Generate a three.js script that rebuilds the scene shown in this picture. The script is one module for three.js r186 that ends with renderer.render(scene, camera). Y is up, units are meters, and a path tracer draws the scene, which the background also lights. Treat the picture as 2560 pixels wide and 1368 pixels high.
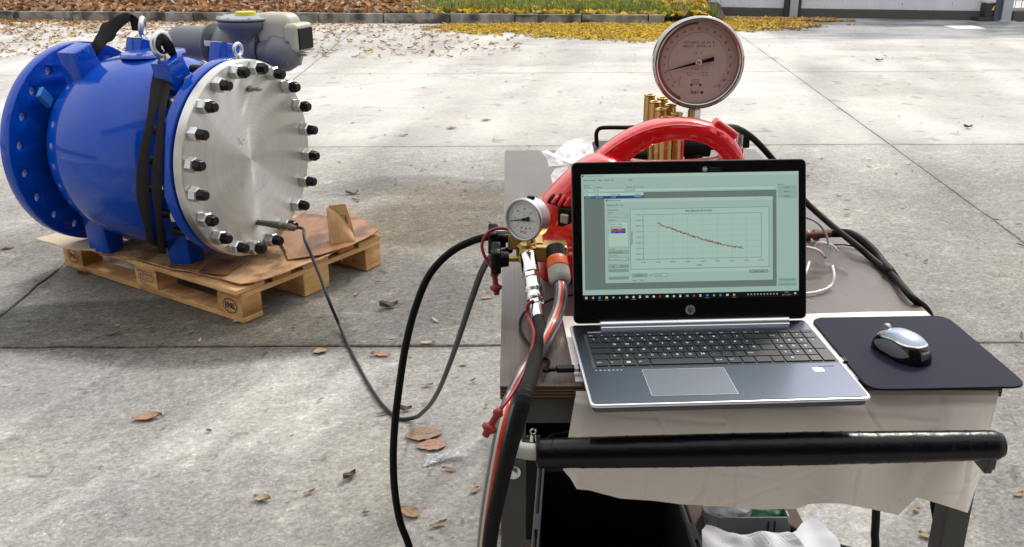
import * as THREE from 'three';
import { RoundedBoxGeometry } from 'three/addons/geometries/RoundedBoxGeometry.js';
import { mergeGeometries, mergeVertices, toCreasedNormals } from 'three/addons/utils/BufferGeometryUtils.js';

// ---------------------------------------------------------------- camera, sky, sun, exposure
const scene = new THREE.Scene();
const EYE = 1.465, FPX = 2355, PITCH = 0.359, ROLL = -0.005;
const camera = new THREE.PerspectiveCamera(32.4, 2560 / 1368, 0.05, 400);
camera.rotation.order = 'YXZ';
camera.position.set(0, EYE, 0);
camera.rotation.set(-PITCH, 0, ROLL);
camera.updateMatrixWorld(true);

const renderer = new THREE.WebGLRenderer({ antialias: true });
renderer.toneMapping = THREE.LinearToneMapping;
renderer.toneMappingExposure = 1.22;
renderer.shadowMap.enabled = true;
renderer.shadowMap.type = THREE.PCFSoftShadowMap;

const SUN_DIR = new THREE.Vector3(0.42, 0.78, -0.72).normalize();
function makeSky() {
  const w = 512, h = 256, d = new Float32Array(w * h * 4);
  for (let j = 0; j < h; j++) {
    const el = ((j + 0.5) / h - 0.5) * Math.PI;              // first row is the nadir
    for (let i = 0; i < w; i++) {
      const ph = ((i + 0.5) / w - 0.5) * 2 * Math.PI;        // three.js: u = atan(z, x) / 2pi + 0.5
      const x = Math.cos(el) * Math.cos(ph), y = Math.sin(el), z = Math.cos(el) * Math.sin(ph);
      const c = Math.max(0, x * SUN_DIR.x + y * SUN_DIR.y + z * SUN_DIR.z);
      const up = Math.max(0, y);
      const mott = 0.06 * Math.sin(3 * x + 5 * z + 2 * Math.sin(4 * y + 3 * x)) + 0.04 * Math.sin(11 * x * y + 7 * z);
      let l = (0.62 + 0.62 * up + 0.45 * Math.pow(c, 4) + 0.9 * Math.pow(c, 24)) * (1 + mott);
      if (y < 0) l *= Math.max(0.25, 1 + y * 3);
      const k = (j * w + i) * 4;
      d[k] = l * 1.0; d[k + 1] = l * 0.995; d[k + 2] = l * 1.0; d[k + 3] = 1;
    }
  }
  const t = new THREE.DataTexture(d, w, h, THREE.RGBAFormat, THREE.FloatType);
  t.mapping = THREE.EquirectangularReflectionMapping;
  t.magFilter = t.minFilter = THREE.LinearFilter;
  t.needsUpdate = true;
  return t;
}
const sky = makeSky();
scene.background = sky;
scene.environment = sky;
scene.backgroundIntensity = 1.0;
scene.environmentIntensity = 1.0;
const sun = new THREE.DirectionalLight(new THREE.Color(1.0, 0.94, 0.84), 1.5);
sun.position.copy(SUN_DIR).multiplyScalar(30);
sun.target.position.set(0, 0, -5);
sun.position.add(sun.target.position);
sun.castShadow = true;
sun.shadow.radius = 14;
sun.shadow.mapSize.set(2048, 2048);
Object.assign(sun.shadow.camera, { left: -14, right: 14, top: 14, bottom: -14, near: 1, far: 80 });
scene.add(sun, sun.target);

// ---------------------------------------------------------------- helpers
const V = (x, y, z) => new THREE.Vector3(x, y, z);
const TAU = Math.PI * 2, PI = Math.PI;
const basis = [V(), V(), V()];
camera.matrixWorld.extractBasis(basis[0], basis[1], basis[2]);
// the direction in which a point of the photograph (2560 x 1368) lies, and where that meets a level, an upright plane
const ray = (u, v) => V().addScaledVector(basis[0], (u - 1280) / FPX).addScaledVector(basis[1], (684 - v) / FPX).sub(basis[2]);
const onY = (u, v, y = 0) => { const d = ray(u, v); return d.multiplyScalar((y - EYE) / d.y).add(V(0, EYE, 0)); };
const onZ = (u, v, z) => { const d = ray(u, v); return d.multiplyScalar(z / d.z).add(V(0, EYE, 0)); };
function rng(seed) { let s = seed >>> 0; return () => { s = (s + 0x6d2b79f5) >>> 0; let t = Math.imul(s ^ (s >>> 15), 1 | s); t = (t + Math.imul(t ^ (t >>> 7), 61 | t)) ^ t; return ((t ^ (t >>> 14)) >>> 0) / 4294967296; }; }
const lerp = (a, b, t) => a + (b - a) * t, clamp = (x, a = 0, b = 1) => Math.min(b, Math.max(a, x));
const sstep = (a, b, x) => { const t = clamp((x - a) / (b - a)); return t * t * (3 - 2 * t); };
function hash(x, y, s) { let h = Math.imul(x | 0, 374761393) ^ Math.imul(y | 0, 668265263) ^ Math.imul(s | 0, 2147483647 - 61); h = Math.imul(h ^ (h >>> 13), 1274126177); return ((h ^ (h >>> 16)) >>> 0) / 4294967296; }
function noise(x, y, s = 0) { const xi = Math.floor(x), yi = Math.floor(y), fx = x - xi, fy = y - yi, u = fx * fx * (3 - 2 * fx), v = fy * fy * (3 - 2 * fy);
  return lerp(lerp(hash(xi, yi, s), hash(xi + 1, yi, s), u), lerp(hash(xi, yi + 1, s), hash(xi + 1, yi + 1, s), u), v); }
function fbm(x, y, o = 4, s = 0) { let a = 0.5, r = 0, n = 0; for (let i = 0; i < o; i++) { r += a * noise(x, y, s + i * 17); n += a; a *= 0.5; x = x * 2.03 + 7.1; y = y * 2.03 + 3.7; } return r / n; }
// textures: f(i, j) gives one grey or three sRGB bytes
function pixels(w, h, f, { srgb = false, repeat } = {}) {
  const d = new Uint8Array(w * h * 4);
  for (let j = 0; j < h; j++) for (let i = 0; i < w; i++) { const c = f(i, j), k = (j * w + i) * 4;
    if (c.length) { d[k] = clamp(c[0], 0, 255); d[k + 1] = clamp(c[1], 0, 255); d[k + 2] = clamp(c[2], 0, 255); } else d[k] = d[k + 1] = d[k + 2] = clamp(c, 0, 255);
    d[k + 3] = 255; }
  const t = new THREE.DataTexture(d, w, h, THREE.RGBAFormat);
  t.wrapS = t.wrapT = THREE.RepeatWrapping; t.magFilter = THREE.LinearFilter; t.minFilter = THREE.LinearFilter;
  if (srgb) t.colorSpace = THREE.SRGBColorSpace;
  if (repeat) t.repeat.set(...repeat);
  t.needsUpdate = true; return t;
}
function drawn(w, h, f, clear) { const c = document.createElement('canvas'); c.width = w; c.height = h; const g = c.getContext('2d'); if (clear) { g.fillStyle = clear; g.fillRect(0, 0, w, h); } f(g, w, h);
  const t = new THREE.CanvasTexture(c); t.colorSpace = THREE.SRGBColorSpace; return t; }
// materials: base colours are linear
const mat = (c, o = {}) => { const m = new (o.physical ? THREE.MeshPhysicalMaterial : THREE.MeshStandardMaterial)(); const q = { roughness: 0.6, metalness: 0, ...o }; delete q.physical;
  if (c) m.color.setRGB(c[0], c[1], c[2]); Object.assign(m, q); m.side = THREE.DoubleSide; return m; };
const phys = (c, o = {}) => mat(c, { ...o, physical: true });
// geometry
const tr = (g, x = 0, y = 0, z = 0, rx = 0, ry = 0, rz = 0) => { if (rx || ry || rz) g.applyMatrix4(new THREE.Matrix4().makeRotationFromEuler(new THREE.Euler(rx, ry, rz))); return g.translate(x, y, z); };
const box = (w, h, d, x = 0, y = 0, z = 0, r = 0, seg = 2) => (r ? new RoundedBoxGeometry(w, h, d, seg, r) : new THREE.BoxGeometry(w, h, d)).translate(x, y, z);
const cyl = (r1, r2, h, seg = 32) => new THREE.CylinderGeometry(r1, r2, h, seg);
const cylX = (r1, r2, h, seg) => cyl(r1, r2, h, seg).rotateZ(-PI / 2);      // r1 at +x
const cylZ = (r1, r2, h, seg) => cyl(r1, r2, h, seg).rotateX(PI / 2);       // r1 at +z
const lathe = (pts, seg = 48) => { let a = 0; for (let i = 1; i < pts.length; i++) a += (pts[i][0] + pts[i - 1][0]) * (pts[i][1] - pts[i - 1][1]); if (a < 0) pts = [...pts].reverse(); return new THREE.LatheGeometry(pts.map((p) => new THREE.Vector2(p[0], p[1])), seg); };
const latheZ = (pts, seg) => lathe(pts, seg).rotateX(PI / 2);               // profile [radius, z]
const latheX = (pts, seg) => lathe(pts, seg).rotateZ(-PI / 2);              // profile [radius, x]
const crease = (g, a = 0.6) => toCreasedNormals(g, a);
const flat = (g) => { const n = g.index ? g.toNonIndexed() : g; n.computeVertexNormals(); return n; };
const curve = (pts, t = 0.5) => new THREE.CatmullRomCurve3(pts, false, 'centripetal', t);
const tube = (pts, r, n = 0, rad = 12) => new THREE.TubeGeometry(curve(pts), n || pts.length * 10, r, rad, false);
function merge(gs) { gs = gs.map((g) => { const n = g.index ? g.toNonIndexed() : g.clone(); for (const k of Object.keys(n.attributes)) if (!['position', 'normal', 'uv'].includes(k)) n.deleteAttribute(k);
    if (!n.attributes.uv) n.setAttribute('uv', new THREE.BufferAttribute(new Float32Array(n.attributes.position.count * 2), 2)); return n; });
  return gs.length > 1 ? mergeGeometries(gs) : gs[0]; }
// texture coordinates in metres, taken from the side that each face looks to
function metres(g, s = 1, ox = 0, oy = 0) { g = g.index ? g.toNonIndexed() : g; const p = g.attributes.position, uv = new Float32Array(p.count * 2), a = V(), b = V(), c = V();
  for (let i = 0; i < p.count; i += 3) { a.fromBufferAttribute(p, i); b.fromBufferAttribute(p, i + 1).sub(a); c.fromBufferAttribute(p, i + 2).sub(a); b.cross(c);
    const ax = Math.abs(b.x), ay = Math.abs(b.y), az = Math.abs(b.z);
    for (let k = i; k < i + 3; k++) { const x = p.getX(k), y = p.getY(k), z = p.getZ(k);
      const q = ay >= ax && ay >= az ? [x, -z] : ax >= az ? [z, y] : [x, y];
      uv[2 * k] = q[0] / s + ox; uv[2 * k + 1] = q[1] / s + oy; } }
  g.setAttribute('uv', new THREE.BufferAttribute(uv, 2)); return g; }
const hexNut = (af, h) => { const r = af / Math.sqrt(3); return flat(lathe([[r * 0.5, 0], [r * 0.9, 0], [r, h * 0.1], [r, h * 0.88], [r * 0.86, h], [0.0001, h]], 6)); };
function ext(shape, depth, bevel = 0, seg = 2, cs = 12) { return new THREE.ExtrudeGeometry(shape, { depth: depth - 2 * bevel, bevelEnabled: bevel > 0, bevelSize: bevel, bevelThickness: bevel, bevelOffset: -bevel, bevelSegments: seg, curveSegments: cs }).translate(0, 0, bevel); }
const poly = (pts) => new THREE.Shape(pts.map((p) => new THREE.Vector2(p[0], p[1])));
function roundRect(w, h, r, x = -w / 2, y = -h / 2) { const s = new THREE.Shape(); s.moveTo(x + r, y).lineTo(x + w - r, y).quadraticCurveTo(x + w, y, x + w, y + r).lineTo(x + w, y + h - r).quadraticCurveTo(x + w, y + h, x + w - r, y + h).lineTo(x + r, y + h).quadraticCurveTo(x, y + h, x, y + h - r).lineTo(x, y + r).quadraticCurveTo(x, y, x + r, y); return s; }
// a surface over a grid: f(s, t) -> Vector3, s and t in 0..1
function grid(f, n, m) { const p = [], uv = [], ix = []; for (let j = 0; j <= m; j++) for (let i = 0; i <= n; i++) { const q = f(i / n, j / m); p.push(q.x, q.y, q.z); uv.push(i / n, j / m); }
  for (let j = 0; j < m; j++) for (let i = 0; i < n; i++) { const a = j * (n + 1) + i, b = a + 1, c = a + n + 1, d = c + 1; ix.push(a, b, d, a, d, c); }
  const g = new THREE.BufferGeometry(); g.setAttribute('position', new THREE.Float32BufferAttribute(p, 3)); g.setAttribute('uv', new THREE.Float32BufferAttribute(uv, 2)); g.setIndex(ix); g.computeVertexNormals(); return g; }
// a band (webbing) along points, with a width direction for each point and a thickness
function band(pts, wides, thick, n = 40) { const c = curve(pts), w = curve(wides);
  const face = (sgn) => grid((s, t) => { const p = c.getPoint(s), q = w.getPoint(s), tg = c.getTangent(s), nn = V().crossVectors(tg, q).normalize(); return p.addScaledVector(q, t - 0.5).addScaledVector(nn, sgn * thick / 2 * (1 - 0.9 * Math.pow(Math.abs(2 * t - 1), 6))); }, n, 6);
  return merge([face(1), face(-1)]); }
// naming
const used = new Map();
function numbered(n) { const k = used.get(n) || 0; used.set(n, k + 1); return k ? n + '_' + String(k).padStart(3, '0') : n; }
function tag(o, label, category, group) { Object.assign(o.userData, { label, category }); if (group) o.userData.group = group; return o; }
function thing(name, label, category, pos = V(), turn = 0, group) { const o = new THREE.Group(); o.name = numbered(name); o.position.copy(pos); o.rotation.y = turn; scene.add(o); o.updateMatrixWorld(true); return tag(o, label, category, group); }
function obj(name, gs, m, parent, label) { const o = new THREE.Mesh(Array.isArray(gs) ? merge(gs) : gs, m); o.name = parent ? name : numbered(name); o.castShadow = o.receiveShadow = true; (parent || scene).add(o); if (label) o.userData.label = label; return o; }
// geometry given in world coordinates, stored relative to its parent
function wobj(name, gs, m, parent, label) { parent.updateMatrixWorld(true); const g = Array.isArray(gs) ? merge(gs) : gs; g.applyMatrix4(parent.matrixWorld.clone().invert()); return obj(name, g, m, parent, label); }
function struct(o) { o.userData.kind = 'structure'; return o; }

// ---------------------------------------------------------------- the yard: ground, slabs
const grain = pixels(512, 512, (i, j) => { const a = fbm(i / 5, j / 5, 3, 5), b = hash(i, j, 3), c = fbm(i / 26, j / 26, 2, 8); return 255 * clamp(0.2 + 0.42 * a + 0.2 * c + 0.16 * b - (b > 0.985 ? 0.4 : 0)); });
const blob = (x, z, cx, cz, rx, rz, k = 0.5) => { const dx = (x - cx) / rx, dz = (z - cz) / rz; return sstep(1, k, Math.sqrt(dx * dx + dz * dz)); };
const CRACKS = [[0.02, -5.6, 0.12, -0.99, 0.85, 1], [2.9, -5, 0.98, -0.2, 3.0, 5], [-1.5, -9, 0.8, -0.6, 2.5, 7]];
// worn concrete seen from above: colour in sRGB bytes at a point of the yard in metres
function concrete(x, z, fine) {
  const wx = x + 0.35 * (fbm(x * 1.3, z * 1.3, 3, 41) - 0.5), wz = z + 0.35 * (fbm(x * 1.3 + 9, z * 1.3, 3, 43) - 0.5);
  const big = fbm(x * 0.55, z * 0.55, 4, 1), mid = fbm(x * 2.6, z * 2.6, 4, 2), streak = fbm(x * 2.2 + z * 0.5, z * 0.32, 4, 3);
  let v = 0.592 + 0.11 * (big - 0.5) + 0.09 * (mid - 0.5) + 0.17 * (streak - 0.5);
  let warm = 0.015 + 0.015 * (mid - 0.5);
  // slabs beyond the cross joint are paler and more worn
  v += 0.11 * sstep(-5.2, -7.2, wz);
  // near field: chalky cement smears lying along the slab
  const smear = sstep(0.53, 0.72, fbm(x * 3.2 + z * 1.1, z * 0.8 - x * 0.25, 4, 7)) * sstep(-3.3, -2.9, z) + 0.4 * sstep(0.52, 0.76, fbm(x * 0.9, z * 2.6, 4, 27)) * sstep(-5.5, -6.8, z);
  v += 0.12 * smear;
  // stain and soft shade round the pallet, both put into the colour
  let darkened = 0;
  darkened = Math.max(darkened, 0.8 * blob(wx, wz, -1.35, -3.3, 0.95, 0.38, 0.75), 0.55 * blob(wx, wz, -0.5, -3.6, 0.62, 0.75, 0.4), 0.5 * blob(wx, wz, -0.25, -4.7, 0.75, 0.55, 0.5), 0.5 * blob(wx, wz, -1.7, -4.2, 1.2, 0.9, 0.4), 0.42 * blob(wx, wz, -0.3, -5.3, 1.0, 0.3, 0.6), 0.3 * blob(wx, wz, -0.3, -3.35, 1.8, 0.3, 0.3));
  v -= 0.27 * darkened;
  const rust = Math.max(blob(wx, wz, -0.62, -4.55, 0.75, 0.7, 0.3), 0.8 * blob(wx, wz, -0.2, -5.1, 0.9, 0.35, 0.4), 0.5 * blob(wx, wz, -1.2, -3.3, 0.8, 0.3, 0.3));
  warm += 0.028 * rust; v -= 0.05 * rust;
  // shade of the far wall with dapples, painted into the ground colour
  const wallShade = sstep(-12.0, -13.2, wz) * sstep(3.0, 4.2, wx) * (0.55 + 0.5 * sstep(0.45, 0.6, fbm(x * 0.8, z * 2.2, 3, 61)));
  v -= 0.24 * wallShade; warm -= 0.03 * wallShade;
  // the strip beyond the long joint is a little greyer
  v -= 0.05 * sstep(2.35, 2.6, wx + 0.07 * (wz + 3.2)) * sstep(0.4, 0.6, fbm(x * 0.7, z * 0.9, 3, 71));
  // dirt gathered along the joints, wider and narrower
  { const edge = fbm(x * 2.4, z * 2.4, 3, 95); let d = 9; for (const q of [-3.155, -6.42, -9.75]) d = Math.min(d, Math.abs(z - q)); d = Math.min(d, Math.abs(x + 2.03 - 0.02 * (z + 3.2)), Math.abs(x - 2.39 + 0.072 * (z + 3.2))); const w = (fine ? 0.035 : 0.05) + 0.09 * Math.max(0, edge - 0.45); v -= (z > -4.6 ? 0.13 : 0.05) * Math.exp(-((d / w) ** 2)) * (0.2 + 1.1 * edge * edge); }
  // hairline cracks
  for (const [x0, z0, dx, dz, l, s] of CRACKS) { const px = x - x0, pz = z - z0, t = px * dx + pz * dz; if (t > 0 && t < l) { const d = Math.abs(px * dz - pz * dx + 0.10 * (fbm(t * 4, s, 4, s) - 0.5)), w = fine ? 0.0035 : 0.009; if (d < w * 2.5) v -= 0.13 * Math.exp(-((d / w) ** 2)) * (0.4 + noise(t * 9, s, 3)); } }
  // small chips, pits and specks
  if (fine) { const s = noise(x * 190, z * 190, 11), t = noise(x * 80 + 40 * z, z * 95, 13), q = fbm(x * 17 + 9 * z, z * 26, 3, 19); v += 0.13 * (s - 0.5) + 0.13 * (t - 0.5) + 0.06 * (q - 0.5); if (q > 0.66) v += 0.3 * (q - 0.66); if (t > 0.86) v -= 0.10; if (s > 0.93) v += 0.1; const pit = noise(x * 38, z * 38, 15); if (pit > 0.88) v -= 0.10 * sstep(0.88, 0.95, pit); }
  else { const s = noise(x * 60, z * 60, 11); v += 0.07 * (s - 0.5); const pit = noise(x * 9, z * 13, 15); if (pit > 0.86) v -= 0.10 * sstep(0.86, 0.95, pit); }
  return [255 * (v + warm), 255 * (v + 0.2 * warm), 255 * (v - warm * 1.2)];
}
const NEAR = { x0: -3.6, z0: -7.6, w: 7.2, d: 7.2 }, FAR = { x0: -13, z0: -17, w: 26, d: 13 };
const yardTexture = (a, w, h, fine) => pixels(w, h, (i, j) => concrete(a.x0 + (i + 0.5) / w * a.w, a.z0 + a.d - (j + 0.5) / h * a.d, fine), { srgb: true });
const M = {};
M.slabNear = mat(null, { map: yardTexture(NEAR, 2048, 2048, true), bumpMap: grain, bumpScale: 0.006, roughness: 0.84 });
M.slabFar = mat(null, { map: yardTexture(FAR, 2048, 1024, false), bumpMap: grain, bumpScale: 0.006, roughness: 0.8 });
M.earth = mat([0.075, 0.065, 0.055], { roughness: 0.95, bumpMap: grain, bumpScale: 0.01 });
M.jointDirt = mat([0.22, 0.205, 0.185], { roughness: 1 });
const ground = struct(new THREE.Group()); ground.name = 'ground'; scene.add(ground); ground.userData.label = 'worn grey concrete yard of large slabs';
obj('subsoil', metres(new THREE.PlaneGeometry(400, 400).rotateX(-PI / 2).translate(0, -0.035, -60), 3), M.earth, ground);
obj('joint_filling', metres(new THREE.PlaneGeometry(30, 20).rotateX(-PI / 2).translate(0, -0.010, -6.4), 1), M.jointDirt, ground);
const xsAt = (k, z) => [-13, -10.9, -6.5, -2.03, 2.39, 6.8, 11, 15][k] + (k > 3 ? -0.072 : 0.02) * (z + 3.2);
const zs = [3.4, -0.2, -3.155, -6.42, -9.75, -12.6, -15.9];
for (let r = 0; r < zs.length - 1; r++) for (let c = 0; c < 7; c++) {
  const z0 = zs[r], z1 = zs[r + 1], g = 0.005, near = r < 3 && c > 1 && c < 5 && r >= 1, pts = [];
  const wob = (x, z, s) => { const q = fbm(x * 9, z * 9, 3, s) - 0.5, ch = fbm(x * 3.1, z * 3.1, 2, s + 5); return 0.012 * q + (ch > 0.62 ? 0.05 * (ch - 0.62) : 0); };
  const n = near ? 90 : 30, side = (f) => { for (let i = 0; i < n; i++) pts.push(f(i / n)); };
  side((t) => { const z = z0, x = lerp(xsAt(c, z) + g, xsAt(c + 1, z) - g, t); return [x, -(z - g - Math.abs(wob(x, z, 1)))]; });
  side((t) => { const z = lerp(z0 - g, z1 + g, t), x = xsAt(c + 1, z) - g; return [x - Math.abs(wob(x, z, 2)), -z]; });
  side((t) => { const z = z1, x = lerp(xsAt(c + 1, z) - g, xsAt(c, z) + g, t); return [x, -(z + g + Math.abs(wob(x, z, 3)))]; });
  side((t) => { const z = lerp(z1 + g, z0 - g, t), x = xsAt(c, z) + g; return [x + Math.abs(wob(x, z, 4)), -z]; });
  const geo = ext(poly(pts), 0.02, 0.003, 1).rotateX(-PI / 2).translate(0, -0.02 - (c > 3 && r > 1 ? 0.004 : 0), 0);
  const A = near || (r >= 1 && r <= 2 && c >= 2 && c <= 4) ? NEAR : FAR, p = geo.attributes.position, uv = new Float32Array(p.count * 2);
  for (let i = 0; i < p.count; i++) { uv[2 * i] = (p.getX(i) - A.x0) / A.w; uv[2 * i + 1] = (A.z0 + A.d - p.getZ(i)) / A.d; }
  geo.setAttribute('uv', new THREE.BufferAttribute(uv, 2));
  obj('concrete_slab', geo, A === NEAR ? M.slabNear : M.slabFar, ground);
}
grain.repeat.set(26, 26);

// ---------------------------------------------------------------- kerb, verge
const KA = onY(-120, 50), KB = onY(1000, 58), KC = onY(1660, 63);
const kerbDir = KC.clone().sub(KA).setY(0).normalize(), kerbBack = V(-kerbDir.z, 0, kerbDir.x).multiplyScalar(kerbDir.x > 0 ? -1 : 1);
if (kerbBack.z > 0) kerbBack.negate();
const kerbTurn = Math.atan2(-kerbDir.z, kerbDir.x);
M.kerb = mat([0.30, 0.29, 0.28], { roughness: 0.9, map: pixels(256, 128, (i, j) => { const n = fbm(i / 30, j / 30, 4, 4), s = fbm(i / 60, j / 14, 3, 9), v = 0.58 + 0.4 * (n - 0.5) - 0.22 * sstep(0.45, 0.75, s) + 0.1 * (hash(i, j, 2) - 0.5); return [255 * v, 252 * v, 244 * v]; }, { srgb: true }), bumpMap: grain, bumpScale: 0.01 });
M.kerb.color.setRGB(0.85, 0.85, 0.85);
const kerb = struct(new THREE.Group()); kerb.name = 'kerb'; kerb.userData.label = 'low grey kerb of long concrete stones along the far verge'; kerb.position.copy(KA).addScaledVector(kerbDir, -3); kerb.rotation.y = kerbTurn; scene.add(kerb);
const kerbLen = KC.clone().sub(KA).length() + 3;
{ const r = rng(5); let x = 0; while (x < kerbLen) { const l = Math.min(0.98 + 0.06 * r(), kerbLen - x + 0.01); obj('kerb_stone', metres(box(l - 0.014, 0.34, 0.13, x + l / 2, -0.03 + 0.008 * r(), -0.07 + 0.008 * r(), 0.018), 1.1, r(), r()), M.kerb, kerb); x += l; } }
M.soil = mat([0.09, 0.065, 0.045], { roughness: 1, bumpMap: grain, bumpScale: 0.02 });
const vergeH = (s, b) => 0.10 + 0.06 * clamp(b) + 0.035 * Math.max(0, b - 0.5) + 0.07 * (fbm(s * 0.9, b * 0.9, 3, 77) - 0.5) * clamp(b * 2);
const vergeAt = (s, b) => { const p = KA.clone().addScaledVector(kerbDir, s).addScaledVector(kerbBack, b); p.y = vergeH(s, b); return p; };
const kl = KC.clone().sub(KA).length();
struct(obj('verge', metres(grid((s, t) => vergeAt(lerp(-14, kl + 0.9, s), lerp(0.12, 16, t * t)), 90, 40), 2), M.soil)).userData.label = 'earth verge behind the kerb';

// ---------------------------------------------------------------- leaves, grass (nobody could count these)
function leafGeo(L, W, curl, bend, seed, n = 7) { const r = rng(seed), w1 = 0.8 + 0.4 * r(), ph = r() * 6;
  return grid((s, t) => { const k = 2 * t - 1, w = W / 2 * Math.pow(Math.sin(PI * clamp(Math.pow(s, w1), 0.002, 0.998)), 0.75) * (1 + 0.07 * Math.sin(23 * s + ph) + 0.05 * Math.sin(51 * s * w1));
    const x = (s - 0.5) * L, z = k * w, y = curl * W * (k * k * (0.35 + 0.5 * Math.sin(s * 2.4 + ph) ** 2) ) + bend * L * ((s - 0.5) ** 2) * 1.4 + 0.02 * W * Math.sin(9 * s + 3 * k + ph) - 0.012 * W * (1 - Math.abs(k)); return V(x, y, z); }, n, 4); }
M.litter = mat([1, 1, 1], { roughness: 0.75 });
function scatter(name, label, category, geo, m, count, put, colour) {
  const im = new THREE.InstancedMesh(geo, m, count), o = new THREE.Object3D(), c = new THREE.Color(); im.name = name; im.castShadow = im.receiveShadow = true;
  let n = 0; for (let i = 0; i < count; i++) { if (!put(o, i)) continue; o.updateMatrix(); im.setMatrixAt(n, o.matrix); colour(c, i); im.setColorAt(n, c); n++; }
  im.count = n; im.userData = { label, category, kind: 'stuff' }; scene.add(im); return im; }
const flatLeaf = (o, r, lie = 0.5) => { o.rotation.set((r() - 0.5) * lie * 2, r() * TAU, (r() - 0.5) * lie * 2); };
const browns = [[0.46, 0.25, 0.12], [0.34, 0.16, 0.07], [0.56, 0.36, 0.20], [0.20, 0.10, 0.05], [0.60, 0.43, 0.27], [0.48, 0.20, 0.07], [0.40, 0.27, 0.18], [0.62, 0.48, 0.34]];
const yellows = [[0.74, 0.53, 0.04], [0.80, 0.62, 0.08], [0.62, 0.42, 0.04], [0.48, 0.37, 0.05], [0.76, 0.62, 0.18]];
const pick = (c, list, r, j = 0.25) => { const q = list[Math.floor(r() * list.length)], k = 1 - j / 2 + j * r(); c.setRGB(q[0] * k, q[1] * k, q[2] * k); };
{ const r = rng(11); let s = 0, b = 0;
  scatter('leaf_litter', 'brown and orange fallen leaves heaped on the verge behind the kerb', 'leaves', leafGeo(0.125, 0.07, 0.6, 0.3, 3), M.litter, 16000,
    (o) => { s = lerp(-9.5, kl + 0.7, r()); b = 0.12 + 7.5 * Math.pow(r(), 1.5); o.position.copy(vergeAt(s, b)); o.position.y += 0.005 + 0.05 * r(); flatLeaf(o, r, 0.75); o.scale.setScalar(0.55 + 0.75 * r()); return true; },
    (c) => { const g = sstep(kl * 0.62, kl * 0.8, s + 1.2 * (r() - 0.5)); if (r() < g * 0.85) pick(c, yellows, r, 0.5); else pick(c, browns, r, 0.5); }); }
{ const r = rng(12); let x = 0, dark = 0;
  scatter('yellow_leaf_carpet', 'carpet of small yellow leaves on the concrete in front of the kerb', 'leaves', leafGeo(0.05, 0.04, 0.5, 0.2, 4, 5), M.litter, 17000,
    (o) => { const u = lerp(1010, 2140, r()), lim = 62 + 36 * Math.pow(clamp(1 - Math.abs(u - 1600) / 620), 0.6), v = 62 + Math.abs(r() + r() - 0.55) * (lim - 60) * 0.85; if (v < 40) return false; const p = onY(u, v + (u > 1660 ? -16 + 4 * r() : 0)); x = u; if (p.z < -15.7 || (u < 1660 && p.z < -14.75)) return false;
      const pile = fbm(p.x * 1.5, p.z * 2.2, 3, 88), thin = sstep(1000, 1400, u) * sstep(2230, 1880, u); if (pile < 0.60 - 0.38 * thin) return false; o.position.copy(p); o.position.y = 0.003 + 0.016 * r() * thin; flatLeaf(o, r, 0.12 + 0.4 * thin); o.scale.setScalar(0.55 + 0.85 * r()); return r() < 0.2 + 0.8 * thin; },
    (c) => pick(c, r() < 0.85 - 0.5 * sstep(1750, 2050, x) ? yellows : browns, r, 0.4)); }
{ const r = rng(13);
  scatter('drifted_leaves', 'brown leaves drifted over the concrete before the left kerb', 'leaves', leafGeo(0.085, 0.042, 0.35, 0.2, 5), M.litter, 7500,
    (o) => { const u = lerp(-40, 1300, r()), v = 52 + 95 * Math.pow(r(), 5.5); const p = onY(u, v); o.position.copy(p); o.position.y = 0.004 + 0.012 * r(); if (p.z < KA.z + 0.1 && u < 100) return false; const q = p.clone().sub(KA).dot(kerbBack); if (q > -0.03) return false; flatLeaf(o, r, 0.14); o.scale.setScalar(0.4 + 0.7 * r()); return r() < lerp(1, 0.3, u / 1300); },
    (c) => pick(c, r() < 0.9 ? [[0.46, 0.25, 0.11], [0.55, 0.36, 0.17], [0.36, 0.18, 0.08], [0.60, 0.42, 0.22], [0.22, 0.12, 0.07]] : yellows, r, 0.4)); }
{ const r = rng(14);
  scatter('scattered_leaf_bits', 'small dry leaf bits and twigs strewn over the concrete yard', 'leaf bits', leafGeo(0.05, 0.018, 0.3, 0.2, 6, 5), M.litter, 480,
    (o) => { const p = r() < 0.55 ? V(lerp(-5, 7, r()), 0, lerp(-4, -13.5, r())) : V(lerp(-2.8, 2.6, r()), 0, lerp(-1.6, -6, Math.sqrt(r()))); o.position.copy(p); o.position.y = 0.004 + 0.004 * r(); flatLeaf(o, r, 0.12); o.scale.set(0.3 + 0.9 * r(), 0.4 + 0.4 * r(), 0.2 + 0.6 * r()); return true; },
    (c) => pick(c, [[0.25, 0.18, 0.12], [0.14, 0.11, 0.09], [0.34, 0.25, 0.17], [0.42, 0.34, 0.26], [0.10, 0.085, 0.07]], r, 0.4)); }
{ const r = rng(15), blade = grid((s, t) => V((t - 0.5) * 0.012 * (1 - s * 0.85), s * 0.16, 0.05 * s * s), 4, 1);
  scatter('grass', 'short green grass growing through the leaves at the end of the verge', 'grass', blade, mat([1, 1, 1], { roughness: 0.6 }), 9000,
    (o) => { const q = r(), s = lerp(kl * 0.66, kl + 0.8, Math.pow(q, 0.8)), b = 0.2 + 4 * r() * r(); if (fbm(s * 1.4, b * 1.6, 3, 91) < 0.47 - 0.06 * q) return false; o.position.copy(vergeAt(s, b)); o.rotation.set(0.5 * (r() - 0.5), r() * TAU, 0.5 * (r() - 0.5)); o.scale.setScalar(0.5 + 0.9 * r()); return true; },
    (c) => pick(c, [[0.16, 0.26, 0.04], [0.22, 0.30, 0.06], [0.30, 0.32, 0.08], [0.10, 0.18, 0.03]], r, 0.4)); }

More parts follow.
